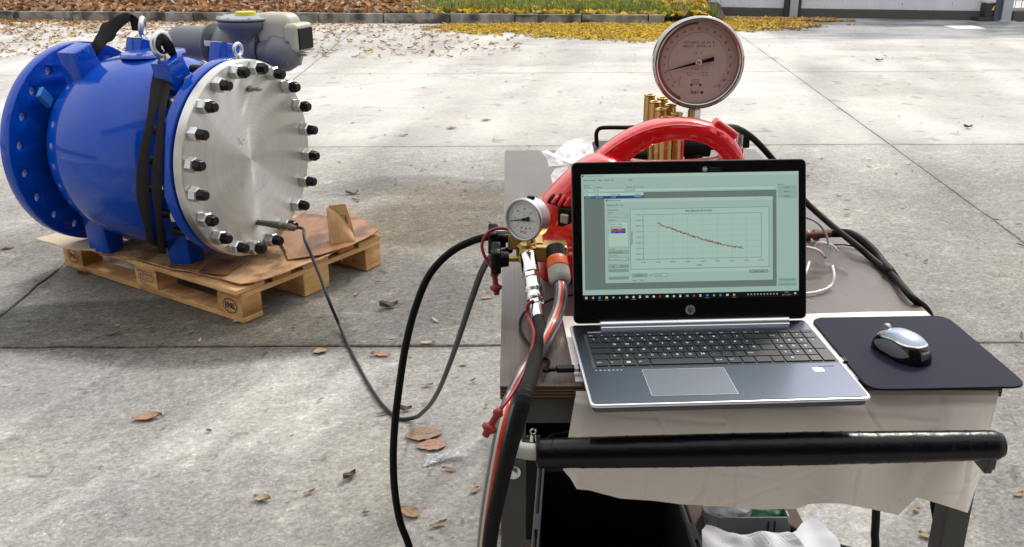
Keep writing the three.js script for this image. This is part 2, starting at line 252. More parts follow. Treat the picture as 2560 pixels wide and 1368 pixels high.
// ---------------------------------------------------------------- far wall, posts, gate gear, fence
const wallTex = pixels(512, 256, (i, j) => { const n = fbm(i / 80, j / 60, 4, 14), f = noise(i / 2, j / 2, 4); let v = 0.87 + 0.08 * (n - 0.5) + 0.03 * (f - 0.5); const p = noise(i / 5, j / 5, 33); if (p > 0.9) v -= 0.35 * sstep(0.9, 0.97, p); return [250 * v, 253 * v, 262 * v]; }, { srgb: true });
M.wall = mat([0.95, 0.95, 0.95], { map: wallTex, roughness: 0.85, bumpMap: grain, bumpScale: 0.006 });
M.plinth = mat([0.12, 0.115, 0.105], { roughness: 0.95, bumpMap: grain, bumpScale: 0.02 });
M.galv = mat([0.42, 0.45, 0.48], { roughness: 0.42, metalness: 0.7 });
M.darkSteel = mat([0.025, 0.026, 0.03], { roughness: 0.5 });
const WA = onY(1600, 34), WB = onY(1962, 42), WC = onY(1996, 42.5), WD = onY(2470, 50);
function wallBetween(A, B, h, label) { const d = B.clone().sub(A), l = d.length(), t = thing('concrete_wall', label, 'wall', A.clone().lerp(B, 0.5).setY(0), Math.atan2(-d.z, d.x));
  obj('wall_panel', metres(box(l, h - 0.13, 0.16, 0, 0.13 + (h - 0.13) / 2, -0.1, 0.006), 1.6), M.wall, t); obj('plinth', metres(box(l, 0.16, 0.2, 0, 0.05, -0.1, 0.01), 1), M.plinth, t); return t; }
wallBetween(WA, WB, 1.15, 'white concrete wall panel with dark foot, left of the grey post');
wallBetween(WC, WD, 1.15, 'long white pitted concrete wall panel between the grey post and the gate gear');
{ const p = WB.clone().lerp(WC, 0.5), t = thing('wall_post', 'light grey steel post with dark edges between the two white wall panels', 'post', p.clone().setY(-0.03));
  obj('post', box(0.13, 1.45, 0.1, 0.01, 0.725, 0.02, 0.008), M.galv, t); obj('edge_strip', box(0.07, 1.42, 0.08, -0.095, 0.71, 0.0, 0.004), M.darkSteel, t); obj('edge_strip', box(0.045, 1.42, 0.08, 0.105, 0.71, 0.0, 0.004), M.darkSteel, t); }
{ const p = onY(2478, 51), t = thing('gate_operator', 'black gate motor housing with pale cover and yellow warning triangle', 'gate motor', p.clone().setY(0), 0.1);
  obj('housing', [box(0.26, 0.24, 0.3, 0, 0.13, -0.1, 0.03), box(0.42, 0.06, 0.36, -0.03, 0.02, -0.1, 0.01)], M.darkSteel, t); obj('cover', box(0.3, 0.16, 0.34, 0.0, 0.33, -0.1, 0.04), mat([0.62, 0.63, 0.62], { roughness: 0.5 }), t);
  const tri = new THREE.Shape(); tri.moveTo(-0.075, 0).lineTo(0.075, 0).lineTo(0, 0.13); const tm = drawn(128, 128, (g) => { g.fillStyle = '#111'; g.fillRect(0, 0, 128, 128); g.fillStyle = '#f3c916'; g.beginPath(); g.moveTo(8, 122); g.lineTo(120, 122); g.lineTo(64, 6); g.fill(); g.fillStyle = '#15120a'; g.fillRect(42, 88, 44, 12); g.beginPath(); g.arc(80, 76, 16, 0, 7); g.fill(); g.fillRect(52, 70, 20, 10); });
  const tg = ext(tri, 0.004, 0).translate(0.01, 0.15, 0.052), q = tg.attributes.position, uv = new Float32Array(q.count * 2); for (let i = 0; i < q.count; i++) { uv[2 * i] = (q.getX(i) - 0.01 + 0.075) / 0.15; uv[2 * i + 1] = (q.getY(i) - 0.15) / 0.13; } tg.setAttribute('uv', new THREE.BufferAttribute(uv, 2));
  obj('warning_sign', tg, mat(null, { map: tm, roughness: 0.4 }), t); }
{ const p = onY(2516, 53), t = thing('gate_post', 'pale grey square gate post beside the gate motor', 'post', p.clone().setY(-0.03)); obj('post', box(0.15, 2.0, 0.15, 0, 1.0, -0.08, 0.008), M.galv, t); obj('edge_strip', box(0.09, 1.98, 0.1, -0.125, 0.99, -0.1, 0.004), mat([0.06, 0.07, 0.1], { roughness: 0.5 }), t); obj('base_plate', box(0.26, 0.02, 0.26, 0, 0.03, -0.08, 0.003), M.galv, t); }
{ const p = onY(2536, 53), t = thing('mesh_fence', 'wire mesh fence panel on a low dark kerb at the far right', 'fence', p.clone().setY(0), 0.05); const bars = []; for (let i = 0; i < 26; i++) bars.push(cyl(0.004, 0.004, 1.6, 6).translate(0.03 + i * 0.1, 0.98, -0.1)); for (let i = 0; i < 17; i++) bars.push(cylX(0.004, 0.004, 2.6, 6).translate(1.32, 0.19 + i * 0.1, -0.1));
  const w = obj('wire_mesh', bars, M.darkSteel, t); w.userData.kind = 'stuff'; obj('rail', box(2.7, 0.05, 0.05, 1.34, 0.17, -0.1, 0.004), M.galv, t); obj('foot_wall', metres(box(2.8, 0.15, 0.2, 1.38, 0.07, -0.1, 0.01), 1), M.plinth, t); }
struct(obj('pavement', metres(new THREE.PlaneGeometry(30, 14).rotateX(-PI / 2).translate(14, -0.02, -23.2), 2), mat([0.5, 0.5, 0.5], { roughness: 0.9, bumpMap: grain, bumpScale: 0.006 }))).userData.label = 'pale pavement beyond the fence';
tag(obj('drain_cover', box(0.42, 0.02, 0.4, 0, 0, 0, 0.004).translate(onY(2412, 69).x, 0.0, onY(2412, 69).z), mat([0.72, 0.73, 0.74], { roughness: 0.5 })), 'pale square plate lying on the dark ground before the gate motor', 'plate');

// the workshop that the photographer stands in front of (behind the camera): it keeps the sky off everything that faces this way
{ const t = struct(new THREE.Group()); t.name = 'workshop'; t.userData.label = 'workshop with an open doorway'; scene.add(t); const wm = mat([0.6, 0.58, 0.55], { roughness: 0.9 }), inm = mat([0.42, 0.40, 0.37], { roughness: 0.9 });
  obj('wall', [box(9, 5.2, 0.3, -7.3, 2.6, 1.75), box(9, 5.2, 0.3, 7.3, 2.6, 1.75), box(5.6, 1.0, 0.3, 0, 4.7, 1.75)], wm, t); obj('roof', box(24, 0.25, 9.8, 0, 5.33, 5.9), wm, t); obj('inner_wall', [box(24, 5.2, 0.3, 0, 2.6, 10.5), box(0.3, 5.2, 8.4, -11.65, 2.6, 6.1), box(0.3, 5.2, 8.4, 11.65, 2.6, 6.1)], inm, t); obj('inner_floor', box(22.9, 0.02, 8.4, 0, 0.006, 6.12), inm, t); }

// ---------------------------------------------------------------- pallet and cardboard
const woodTex = (seed, tone) => pixels(512, 256, (i, j) => { const x = i / 512, y = j / 256, g = fbm(x * 5, y * 34 + 1.5 * fbm(x * 3, y * 3, 2, seed), 4, seed + 1), k = fbm(x * 9, y * 9, 3, seed + 4), f = noise(i / 2, j / 1.2, seed); let v = 0.62 + 0.30 * (g - 0.5) + 0.16 * (k - 0.5) + 0.05 * (f - 0.5) + tone; if (k > 0.58) v -= 0.9 * (k - 0.58); return [255 * (v + 0.15), 255 * (v - 0.02), 255 * (v - 0.23)]; }, { srgb: true });
const woods = [mat(null, { map: woodTex(21, 0.08), roughness: 0.8, bumpMap: grain, bumpScale: 0.0015 }), mat(null, { map: woodTex(31, 0.02), roughness: 0.82, bumpMap: grain, bumpScale: 0.0015 }), mat(null, { map: woodTex(51, -0.1), roughness: 0.85, bumpMap: grain, bumpScale: 0.0015 })];
woods[2].color.setRGB(0.95, 0.72, 0.58);
const PY = 0.973, palletN = V(-1.043, 0, -3.359), pa = V(Math.cos(PY), 0, -Math.sin(PY)), pb = V(-Math.sin(PY), 0, -Math.cos(PY));
const pallet = thing('pallet', 'worn wooden pallet with stamped corner blocks under the blue valve', 'pallet', palletN.clone().addScaledVector(pa, 0.4).addScaledVector(pb, 0.6).setY(0.002), PY);
{ const r = rng(3), jig = (k) => (r() - 0.5) * k; const P = (name, w, h, d, x, y, z, m, rot) => obj(name, metres(box(w, h, d, 0, 0, 0, 0.004).rotateY(rot || 0).translate(x, y, z), 1.2, r(), r()).rotateY(0), woods[m], pallet);
  for (const [i, x] of [-0.35, 0, 0.35].entries()) P('bottom_board', i === 1 ? 0.145 : 0.1, 0.022, 1.2, x, 0.011, jig(0.006), i === 2 ? 1 : 0);
  for (const x of [-0.35, 0, 0.35]) for (const z of [-0.5275, 0, 0.5275]) P('block', x ? 0.1 : 0.145, 0.078, 0.145, x + jig(0.004), 0.061, z + jig(0.004), Math.abs(z) > 0.1 && r() > 0.4 ? 1 : 0);
  for (const z of [-0.5275, 0, 0.5275]) P('cross_board', 0.8, 0.022, 0.145, jig(0.004), 0.111, z, 0);
  [[-0.35, 0.145], [-0.1875, 0.1], [0, 0.145], [0.1875, 0.1], [0.3275, 0.145]].forEach(([x, w], i) => P('top_board', w, 0.021, 1.2 + jig(0.01), x, 0.1335 + jig(0.002), jig(0.008), [0, 2, 1, 2, 1][i], jig(0.006)));
  const stamp = (w, h, f) => { const t = drawn(w, h, f); return mat(null, { map: t, roughness: 0.8, transparent: true, alphaTest: 0.3 }); };
  const epal = stamp(256, 220, (g) => { g.strokeStyle = g.fillStyle = 'rgba(40,28,20,0.95)'; g.lineWidth = 9; g.beginPath(); g.ellipse(132, 110, 116, 86, 0, 0, 7); g.stroke(); g.font = 'bold 88px sans-serif'; g.textAlign = 'center'; g.save(); g.translate(132, 143); g.scale(0.86, 1.15); g.fillText('EPAL', 0, 0); g.restore(); });
  const ippc = stamp(256, 256, (g) => { g.strokeStyle = g.fillStyle = 'rgba(45,32,22,0.9)'; g.lineWidth = 6; g.strokeRect(8, 10, 240, 136); g.strokeRect(8, 10, 80, 136); g.font = 'bold 34px sans-serif'; g.fillText('IT-06-022', 96, 62); g.fillText('HT', 140, 118); g.font = 'bold 30px sans-serif'; g.fillText('340 - 19', 20, 192); g.fillText('2.2-2.5-3', 60, 232); g.beginPath(); g.moveTo(48, 24); g.lineTo(48, 132); g.moveTo(30, 60); g.lineTo(66, 90); g.moveTo(66, 60); g.lineTo(30, 90); g.stroke(); });
  for (const [z, m, w] of [[0.5275, epal, 0.088], [-0.5275, epal, 0.088], [0, ippc, 0.1]]) obj('stamp', new THREE.PlaneGeometry(w, 0.074).rotateY(-PI / 2).translate(-0.4035, 0.061, z + 0.004), m, pallet); }
const cardTex = pixels(512, 512, (i, j) => { const n = fbm(i / 90, j / 90, 4, 55), f = fbm(i / 7, j / 26, 3, 57), s = sstep(0.46, 0.78, fbm(i / 60 + 3, j / 90, 5, 59)); const v = 0.66 + 0.16 * (n - 0.5) + 0.1 * (f - 0.5), d = 0.24 * s; return [255 * (v + 0.08 - d), 255 * (v - 0.07 - d * 0.95), 255 * (v - 0.23 - d * 0.75)]; }, { srgb: true });
M.card = mat(null, { map: cardTex, roughness: 0.8, bumpMap: grain, bumpScale: 0.001 });
M.cardPale = mat([0.62, 0.50, 0.36], { roughness: 0.8, bumpMap: grain, bumpScale: 0.001 });
M.cardWet = mat([0.72, 0.55, 0.42], { map: cardTex, roughness: 0.45, bumpMap: grain, bumpScale: 0.001 });
// a sheet of board by its outline in the photograph, lying at a level, gently wavy
function sheet(name, label, outline, y, thick, m, wave, seed, sc = 0.7) {
  const pts = outline.map(([u, v]) => onY(u, v, y)), c = pts.reduce((a, p) => a.add(p), V()).multiplyScalar(1 / pts.length).setY(0.146);
  const dense = []; pts.forEach((p, i) => { const q = pts[(i + 1) % pts.length], k = Math.max(1, Math.round(p.distanceTo(q) / 0.03)); for (let s = 0; s < k; s++) { const x = lerp(p.x, q.x, s / k), z = lerp(p.z, q.z, s / k); dense.push([x - c.x + 0.006 * (noise(x * 40, z * 40, seed) - 0.5), -(z - c.z) + 0.006 * (noise(x * 40, z * 40, seed + 3) - 0.5)]); } });
  // a fine triangulation, so that the sheet can bend: clip a lattice by the outline
  const shape = poly(dense); let g = metres(ext(shape, thick, 0).rotateX(-PI / 2), sc, seed * 0.13, seed * 0.31);
  const p = g.attributes.position; for (let i = 0; i < p.count; i++) { const x = p.getX(i) + c.x, z = p.getZ(i) + c.z; p.setY(i, p.getY(i) + y - c.y + wave * (fbm(x * 5, z * 5, 2, seed + 9) - 0.35)); }
  g.computeVertexNormals(); const t = thing(name, label, 'cardboard', c); obj('sheet', g, m, t); return t; }
sheet('cardboard_sheet', 'large brown cardboard sheet under the valve, hanging over the front edge of the pallet', [[246, 640], [330, 648], [420, 672], [520, 690], [600, 714], [640, 708], [700, 690], [770, 660], [800, 652], [870, 615], [905, 596], [830, 560], [700, 560], [500, 590], [330, 600]], 0.155, 0.004, M.card, 0.012, 3);
sheet('cardboard_sheet', 'damp stained cardboard piece on the right end of the pallet below the bolted disc', [[690, 575], [760, 532], [815, 545], [868, 530], [950, 575], [935, 590], [870, 618], [800, 640], [720, 650]], 0.166, 0.004, M.cardWet, 0.014, 5);
sheet('cardboard_sheet', 'dark ripped cardboard strip folded under the front foot of the valve', [[440, 668], [520, 650], [620, 652], [560, 690], [500, 684]], 0.166, 0.004, M.cardWet, 0.012, 8);
sheet('cardboard_sheet', 'pale cardboard sheet sticking out behind the left end of the pallet', [[88, 600], [160, 580], [250, 588], [250, 602], [150, 618]], 0.158, 0.006, M.cardPale, 0.006, 11);
sheet('cardboard_sheet', 'pale narrow cardboard strip stacked on another at the left end of the pallet', [[142, 615], [240, 596], [262, 606], [240, 628], [180, 626]], 0.168, 0.005, M.cardPale, 0.006, 13);
{ const base = onY(856, 604, 0.17).setY(0.172), t = thing('cardboard_corner', 'upright folded cardboard corner piece with a printed stamp on the pallet', 'cardboard', base, 0.25);
  const label = drawn(256, 256, (g) => { g.fillStyle = '#c39a6b'; g.fillRect(0, 0, 256, 256); for (let k = 0; k < 300; k++) { g.fillStyle = `rgba(90,60,35,${0.05 + 0.06 * hash(k, 1, 1)})`; g.fillRect(hash(k, 2, 1) * 256, hash(k, 3, 1) * 256, 30, 2); } g.strokeStyle = g.fillStyle = 'rgba(50,32,18,0.85)'; g.lineWidth = 3; g.strokeRect(70, 84, 84, 96); g.beginPath(); g.moveTo(70, 120); g.lineTo(154, 120); g.moveTo(70, 152); g.lineTo(154, 152); g.stroke(); g.font = 'bold 22px sans-serif'; g.fillText('JT-06', 80, 110); g.fillText('HT', 96, 144); g.fillText('DB', 88, 174); g.fillRect(164, 84, 10, 100); g.fillRect(178, 100, 7, 84); });
  const lm = mat(null, { map: label, roughness: 0.8 });
  const face = ext(poly([[-0.055, 0], [0.048, -0.002], [0.052, 0.02], [0.036, 0.1], [0.02, 0.158], [-0.05, 0.156]]), 0.005, 0), q = face.attributes.position, uv = new Float32Array(q.count * 2); for (let i = 0; i < q.count; i++) { uv[2 * i] = (q.getX(i) + 0.055) / 0.11; uv[2 * i + 1] = q.getY(i) / 0.16; } face.setAttribute('uv', new THREE.BufferAttribute(uv, 2));
  obj('rear_face', face.translate(0.004, 0.0, -0.03), lm, t);
  const fr = grid((s, k) => { const top = 0.155 - 0.13 * Math.pow(s, 1.6), x = -0.058 + 0.108 * s; return V(x, top * k, 0.03 - 0.05 * Math.pow(k, 2) * (0.6 + 0.4 * s) - 0.01 * s); }, 16, 8); obj('front_face', metres(fr, 0.5, 0.3, 0.2), M.card, t); }

// ---------------------------------------------------------------- the blue valve
const blueBump = pixels(256, 256, (i, j) => 255 * clamp(0.5 + 0.5 * (fbm(i / 14, j / 14, 3, 71) - 0.5) + 0.2 * (noise(i / 3.5, j / 3.5, 72) - 0.5)));
blueBump.repeat.set(8, 3);
M.blue = phys([0.0005, 0.058, 0.44], { roughness: 0.24, specularIntensity: 0.12, clearcoat: 0.75, clearcoatRoughness: 0.05, bumpMap: blueBump, bumpScale: 0.0022 });
M.zinc = mat([0.62, 0.63, 0.63], { roughness: 0.3, metalness: 0.95 });
M.black = phys([0.005, 0.005, 0.006], { roughness: 0.36, specularIntensity: 0.45 });
M.rubber = phys([0.004, 0.004, 0.0045], { roughness: 0.5, specularIntensity: 0.3 });
M.chrome = mat([0.75, 0.75, 0.76], { roughness: 0.12, metalness: 1 });
M.brass = mat([0.52, 0.36, 0.13], { roughness: 0.3, metalness: 0.95 });
M.actuator = phys([0.155, 0.165, 0.185], { roughness: 0.45, specularIntensity: 0.6, clearcoat: 0.25, clearcoatRoughness: 0.3, bumpMap: blueBump, bumpScale: 0.0006 });
const turned = pixels(1024, 512, (i, j) => { const v = 0.5 + 0.5 * (noise(i / 300, j / 1.3, 4) - 0.5) + 0.3 * (noise(i / 60, j * 1.0, 6) - 0.5); return 255 * clamp(v); });
const plateMap = pixels(512, 512, (i, j) => { const n = fbm(i / 70, j / 50, 4, 81), v = 0.84 + 0.05 * (n - 0.5) + 0.05 * (noise(i / 200, j / 2, 5) - 0.5); return [255 * v, 254 * v, 250 * v]; }, { srgb: true });
M.plate = phys([0.98, 0.98, 0.97], { map: plateMap, metalness: 1, roughness: 0.36, anisotropy: 0.98, anisotropyRotation: PI / 2, bumpMap: turned, bumpScale: 0.00004 });
const VA = 1.157, VC = V(-1.03, 0.5845, -3.65), Y0 = VC.y - 0.150;
const valve = thing('ball_valve', 'big glossy blue flanged valve with a bolted steel end disc, on the pallet', 'valve', V(VC.x, 0.150, VC.z), VA);
{ const up = (g) => g.translate(0, Y0, 0);
  obj('body', up(latheZ([[0.262, -0.786], [0.287, -0.772], [0.312, -0.752], [0.335, -0.722], [0.353, -0.685], [0.368, -0.64], [0.380, -0.58], [0.387, -0.51], [0.389, -0.44], [0.384, -0.36], [0.373, -0.30], [0.357, -0.255], [0.335, -0.22], [0.312, -0.198], [0.305, -0.17], [0.305, -0.10]], 96)), M.blue, valve);
  obj('shaded_neck', up(latheZ([[0.25, -0.832], [0.252, -0.80], [0.272, -0.784]], 72)), M.black, valve);  // shade between barrel and rear flange put into the colour as black
  const bored = (R, Rb, hole, depth, z, phase) => { const s = new THREE.Shape(); s.absarc(0, 0, R, 0, TAU); for (let k = 0; k < 20; k++) { const a = phase + k * TAU / 20, h = new THREE.Path(); h.absarc(Rb * Math.cos(a), Rb * Math.sin(a), hole, 0, TAU, false); s.holes.push(h); } const h = new THREE.Path(); h.absarc(0, 0, 0.2, 0, TAU, false); s.holes.push(h); return up(crease(ext(s, depth, 0.004, 2, 40), 0.5).translate(0, 0, z)); };
  obj('rear_flange', bored(0.418, 0.361, 0.0175, 0.05, -0.88, 2.04), M.blue, valve);
  obj('front_flange', up(latheZ([[0.29, -0.102], [0.384, -0.102], [0.389, -0.097], [0.389, -0.057], [0.384, -0.052], [0.30, -0.052]], 96)), M.blue, valve);
  obj('gasket', up(latheZ([[0.30, -0.0525], [0.368, -0.0525], [0.368, -0.0425], [0.30, -0.0425]], 80)), M.black, valve);
  // the turned end disc: its grooves run round it, so the texture does too
  const prof = [[0.0005, 0], [0.05, 0], [0.1, 0], [0.16, 0], [0.22, 0], [0.28, 0], [0.33, 0], [0.3815, 0], [0.3855, -0.002], [0.3865, -0.006], [0.3865, -0.038], [0.383, -0.042], [0.3, -0.042]];
  obj('blind_disc', up(crease(latheZ(prof, 128), 0.4)), M.plate, valve);
  for (const [x, y, w, h, sd] of [[-0.055, 0.085, 0.05, 0.045, 1], [-0.075, -0.085, 0.022, 0.04, 2], [0.06, -0.10, 0.07, 0.09, 3]]) obj('scuff', new THREE.PlaneGeometry(w, h).translate(x, y + Y0, 0.0012), mat(null, { map: drawn(128, 128, (g) => { const q = rng(sd * 7); g.lineCap = 'round'; for (let k = 0; k < (sd === 3 ? 34 : 16); k++) { g.strokeStyle = sd === 3 ? `rgba(225,228,232,${0.35 + 0.3 * q()})` : `rgba(62,62,62,${0.45 + 0.3 * q()})`; g.lineWidth = 2 + 2 * q(); const a = 14 + 100 * q(), b = 14 + 100 * q(); g.beginPath(); g.moveTo(a, b); g.lineTo(a + 8 + 10 * q(), b - 14 + 16 * q()); g.stroke(); } }), transparent: true, alphaTest: 0.3, roughness: 0.5, metalness: 0.5 }), valve);
  // studs with nuts at both ends and black caps
  const nutG = hexNut(0.05, 0.036).rotateX(PI / 2), nutB = hexNut(0.05, 0.026).rotateX(-PI / 2), capP = [[0.0001, 0.0305], [0.014, 0.0305], [0.0185, 0.027], [0.0205, 0.022], [0.0215, 0.0], [0.018, 0.0]];
  const capG = merge([flat(lathe([[0.0218, 0], [0.0228, 0.004], [0.0215, 0.026], [0.0175, 0.031], [0.0001, 0.031]], 6)), lathe([[0.0125, 0.0311], [0.0135, 0.032], [0.0001, 0.032]], 20)]).rotateX(PI / 2), rod = cylZ(0.0155, 0.0155, 0.27, 16);
  const thread = merge([rod, ...Array.from({ length: 7 }, (_, k) => latheZ([[0.0155, -0.004], [0.0172, 0], [0.0155, 0.004]], 14).translate(0, 0, -0.128 + k * 0.009))]);
  const ph = 1.718, Rb = 0.3535, rr = rng(8);
  for (let k = 0; k < 20; k++) { const a = ph + k * TAU / 20, x = Rb * Math.cos(a), y = Rb * Math.sin(a) + Y0; const o = obj('stud', thread, M.black, valve); o.position.set(x, y, -0.065);
    const n1 = obj('hex_nut', nutG, M.zinc, o); n1.position.z = 0.065; n1.rotation.z = rr() * PI; const n2 = obj('hex_nut', nutB, M.zinc, o); n2.position.z = -0.038; n2.rotation.z = rr() * PI; const c = obj('stud_cap', capG, M.black, o); c.position.z = 0.101; c.rotation.z = rr() * PI; }
  // eye bolt on the disc rim, test fitting, lifting lugs, feet, rear plate
  const eye = (R, r, sh) => [new THREE.TorusGeometry(R, r, 14, 32).translate(0, sh + R, 0), cyl(r * 1.3, r * 1.9, sh + r, 16).translate(0, sh / 2, 0), cyl(r * 2.4, r * 2.4, 0.006, 20)];
  obj('eye_bolt', merge(eye(0.022, 0.007, 0.012)).translate(0.018, Y0 + 0.388, -0.024), M.zinc, valve);
  obj('bleed_fitting', merge([hexNut(0.024, 0.014).rotateX(PI / 2), cylZ(0.007, 0.009, 0.03, 14).translate(0, 0, 0.028), hexNut(0.016, 0.01).rotateX(PI / 2).translate(0, 0, 0.036), cylZ(0.004, 0.005, 0.014, 10).translate(0, 0, 0.052)]).rotateY(0.12).translate(0.03, Y0 + 0.272, 0), mat([0.4, 0.38, 0.34], { roughness: 0.3, metalness: 0.9 }), valve);
  const lug = (x, y, z, w, h, d, taper, tilt) => { const s = poly([[-w / 2 - taper, -h / 2], [w / 2 + taper, -h / 2], [w / 2, h / 2], [-w / 2, h / 2]]); return obj('lifting_lug', crease(ext(s, d, 0.008, 3).translate(0, 0, -d / 2).rotateZ(tilt), 0.5).translate(x, y + Y0, z), M.blue, valve); };
  lug(-0.165, 0.363, -0.655, 0.1, 0.125, 0.09, 0.012, 0.28); lug(0.165, 0.355, -0.655, 0.1, 0.125, 0.09, 0.012, -0.28); lug(-0.17, 0.335, -0.185, 0.09, 0.15, 0.085, 0.012, 0.32); lug(0.155, 0.362, -0.2, 0.1, 0.12, 0.09, 0.012, -0.2);
  obj('eye_bolt', merge(eye(0.04, 0.012, 0.016)).rotateZ(0.25).translate(-0.185, Y0 + 0.405, -0.195), M.zinc, valve); obj('eye_bolt', merge(eye(0.036, 0.011, 0.016)).rotateY(0.6).rotateZ(-0.2).translate(0.178, Y0 + 0.415, -0.655), M.zinc, valve);
  for (const [x, z] of [[-0.135, -0.27], [0.135, -0.27], [-0.15, -0.69], [0.15, -0.69]]) obj('foot', crease(ext(poly([[-0.04, 0], [0.04, 0], [0.055, 0.16], [-0.055, 0.16]]), 0.11, 0.006).translate(x, 0.012, z - 0.055), 0.5), M.blue, valve);
  obj('boss', up(latheX([[0.12, 0.34], [0.13, 0.4], [0.17, 0.4], [0.17, 0.43], [0.001, 0.43]], 48)).translate(0, 0, -0.4), M.blue, valve);
  obj('skylit_plate', box(0.05, 0.07, 0.02, 0, 0, 0, 0.004).rotateY(0.35).rotateZ(0.65).translate(-0.262, Y0 + 0.235, -0.765), mat([0.03, 0.16, 0.45], { roughness: 0.3, metalness: 0.4 }), valve);  // plate behind the barrel, sky light on it put into its paler blue
  obj('oval_pad', up(latheX([[0.11, 0], [0.105, 0.012], [0.001, 0.012]], 40).rotateZ(PI / 2).scale(1.3, 1, 1)).translate(0.02, 0.383, -0.45), M.blue, valve);
  // electric drive on the far side
  const A = (x, y, z) => [x, y + Y0, z];
  const drive = obj('actuator', [cylX(0.07, 0.1, 0.12, 32).translate(...A(0.46, 0.1, -0.4)), box(0.2, 0.34, 0.22, ...A(0.56, 0.08, -0.4), 0.03, 3), latheZ([[0.001, -0.28], [0.05, -0.27], [0.085, -0.235], [0.1, -0.17], [0.102, -0.08], [0.092, -0.04], [0.092, 0.0]], 40).translate(...A(0.5, 0.365, -0.26)),
    lathe([[0.072, -0.08], [0.075, 0.0], [0.082, 0.05], [0.118, 0.075], [0.122, 0.1], [0.122, 0.108], [0.001, 0.108]], 48).translate(...A(0.47, 0.374, -0.335))], M.actuator, valve, 'dark grey electric drive behind the valve');
  obj('motor_housing', [latheZ([[0.001, -0.24], [0.045, -0.236], [0.068, -0.215], [0.076, -0.18], [0.077, 0.0]], 40).translate(...A(0.5, 0.365, -0.55)), latheZ([[0.001, -0.002], [0.077, 0], [0.092, 0.002], [0.092, 0.02], [0.001, 0.022]], 40).translate(...A(0.5, 0.365, -0.56))], M.actuator, drive);
  obj('top_lid', lathe([[0.001, 0.018], [0.09, 0.018], [0.112, 0.012], [0.126, 0.01], [0.126, 0], [0.1, -0.001]], 48).translate(...A(0.47, 0.484, -0.335)), mat([0.30, 0.32, 0.35], { roughness: 0.4 }), drive);
  for (let k = 0; k < 8; k++) obj('bolt', hexNut(0.012, 0.008).translate(...A(0.47 + 0.116 * Math.cos(k * PI / 4), 0.494, -0.335 + 0.116 * Math.sin(k * PI / 4))), M.zinc, drive);
  obj('position_disc', cyl(0.044, 0.046, 0.014, 32).translate(...A(0.47, 0.509, -0.335)), mat([0.62, 0.52, 0.05], { roughness: 0.5 }), drive);
  obj('hub', [latheZ([[0.052, -0.16], [0.062, -0.13], [0.066, -0.1], [0.082, -0.09], [0.084, -0.07], [0.078, -0.03], [0.055, 0.012], [0.018, 0.03], [0.001, 0.03]], 40).translate(...A(0.47, 0.35, -0.1)), ...[0.6, 2.2, 3.8, 5.4].map((a) => hexNut(0.016, 0.014).rotateX(PI / 2).translate(...A(0.47 + 0.062 * Math.cos(a), 0.35 + 0.062 * Math.sin(a), -0.11)))], M.actuator, drive);
  obj('hub_shaft', cylZ(0.009, 0.011, 0.05, 14).translate(...A(0.47, 0.35, -0.055)), M.zinc, drive);
  const cream = mat([0.44, 0.43, 0.35], { roughness: 0.45 });
  obj('head_cover', [box(0.13, 0.15, 0.18, ...A(0.5, 0.44, -0.19), 0.045, 4), box(0.13, 0.12, 0.07, ...A(0.5, 0.415, -0.09), 0.02, 3)], cream, drive, 'pale cream cover of the drive');
  obj('display', box(0.1, 0.09, 0.01, ...A(0.5, 0.412, -0.055), 0.004), M.black, drive);
  obj('rating_plate', box(0.004, 0.022, 0.1, ...A(0.378, 0.385, -0.45), 0.001), mat([0.7, 0.72, 0.74], { roughness: 0.4 }), drive);
}
// a point of the photograph on the valve's barrel (radius R about its axis), in world coordinates
function onBarrel(u, v, R) { const d = ray(u, v), ax = V(Math.sin(VA), 0, Math.cos(VA)), o = V(0, EYE, 0).sub(VC), dp = d.clone().addScaledVector(ax, -d.dot(ax)), op = o.clone().addScaledVector(ax, -o.dot(ax));
  const a = dp.dot(dp), b = 2 * dp.dot(op), c = op.dot(op) - R * R, q = b * b - 4 * a * c, t = q > 0 ? (-b - Math.sqrt(q)) / (2 * a) : -b / (2 * a); return d.multiplyScalar(t).add(V(0, EYE, 0)); }
const valveW = (x, y, z) => V(x, y, z).applyAxisAngle(V(0, 1, 0), VA).add(VC);   // valve coordinates about its axis -> world
M.web = phys([0.020, 0.016, 0.020], { specularIntensity: 0.4, roughness: 0.85, bumpMap: grain, bumpScale: 0.002 });
{ const ax = V(Math.sin(VA), 0, Math.cos(VA));
  const ring = valveW(-0.197, 0.474, -0.195), a = [[407, 138], [396, 200], [376, 300], [358, 400], [357, 490], [371, 570], [389, 612]].map(([u, v], i) => onBarrel(u, v, i === 0 ? 0.43 : 0.397)), b = [[430, 140], [415, 200], [404, 290], [396, 380], [391, 460], [396, 540], [404, 632]].map(([u, v], i) => onBarrel(u, v, i === 0 ? 0.43 : i < 3 ? 0.393 : 0.394));
  a.push(valveW(-0.1, -0.375, -0.32)); 
  const wide = (n, w) => Array.from({ length: n }, (_, i) => ax.clone().multiplyScalar(w * (i === 0 ? 0.8 : 0.85 + 0.25 * Math.sin(i * 2.1))));
  const t = thing('lifting_sling', 'black webbing sling looped through the front eye bolt and down round the blue barrel', 'sling', ring.clone());
  wobj('strap', band(a, wide(a.length, 0.062), 0.012, 50), M.web, t); wobj('strap', band(b, wide(b.length, 0.05), 0.010, 50), M.web, t);
  const loop = [a[0].clone(), ring.clone().add(V(-0.012, -0.02, 0.03)), ring.clone().add(V(0.0, 0.016, 0.004)), ring.clone().add(V(0.024, -0.005, 0.02)), b[0].clone()]; wobj('loop', band(loop, loop.map(() => ax.clone().multiplyScalar(0.055)), 0.02, 30), M.web, t); }
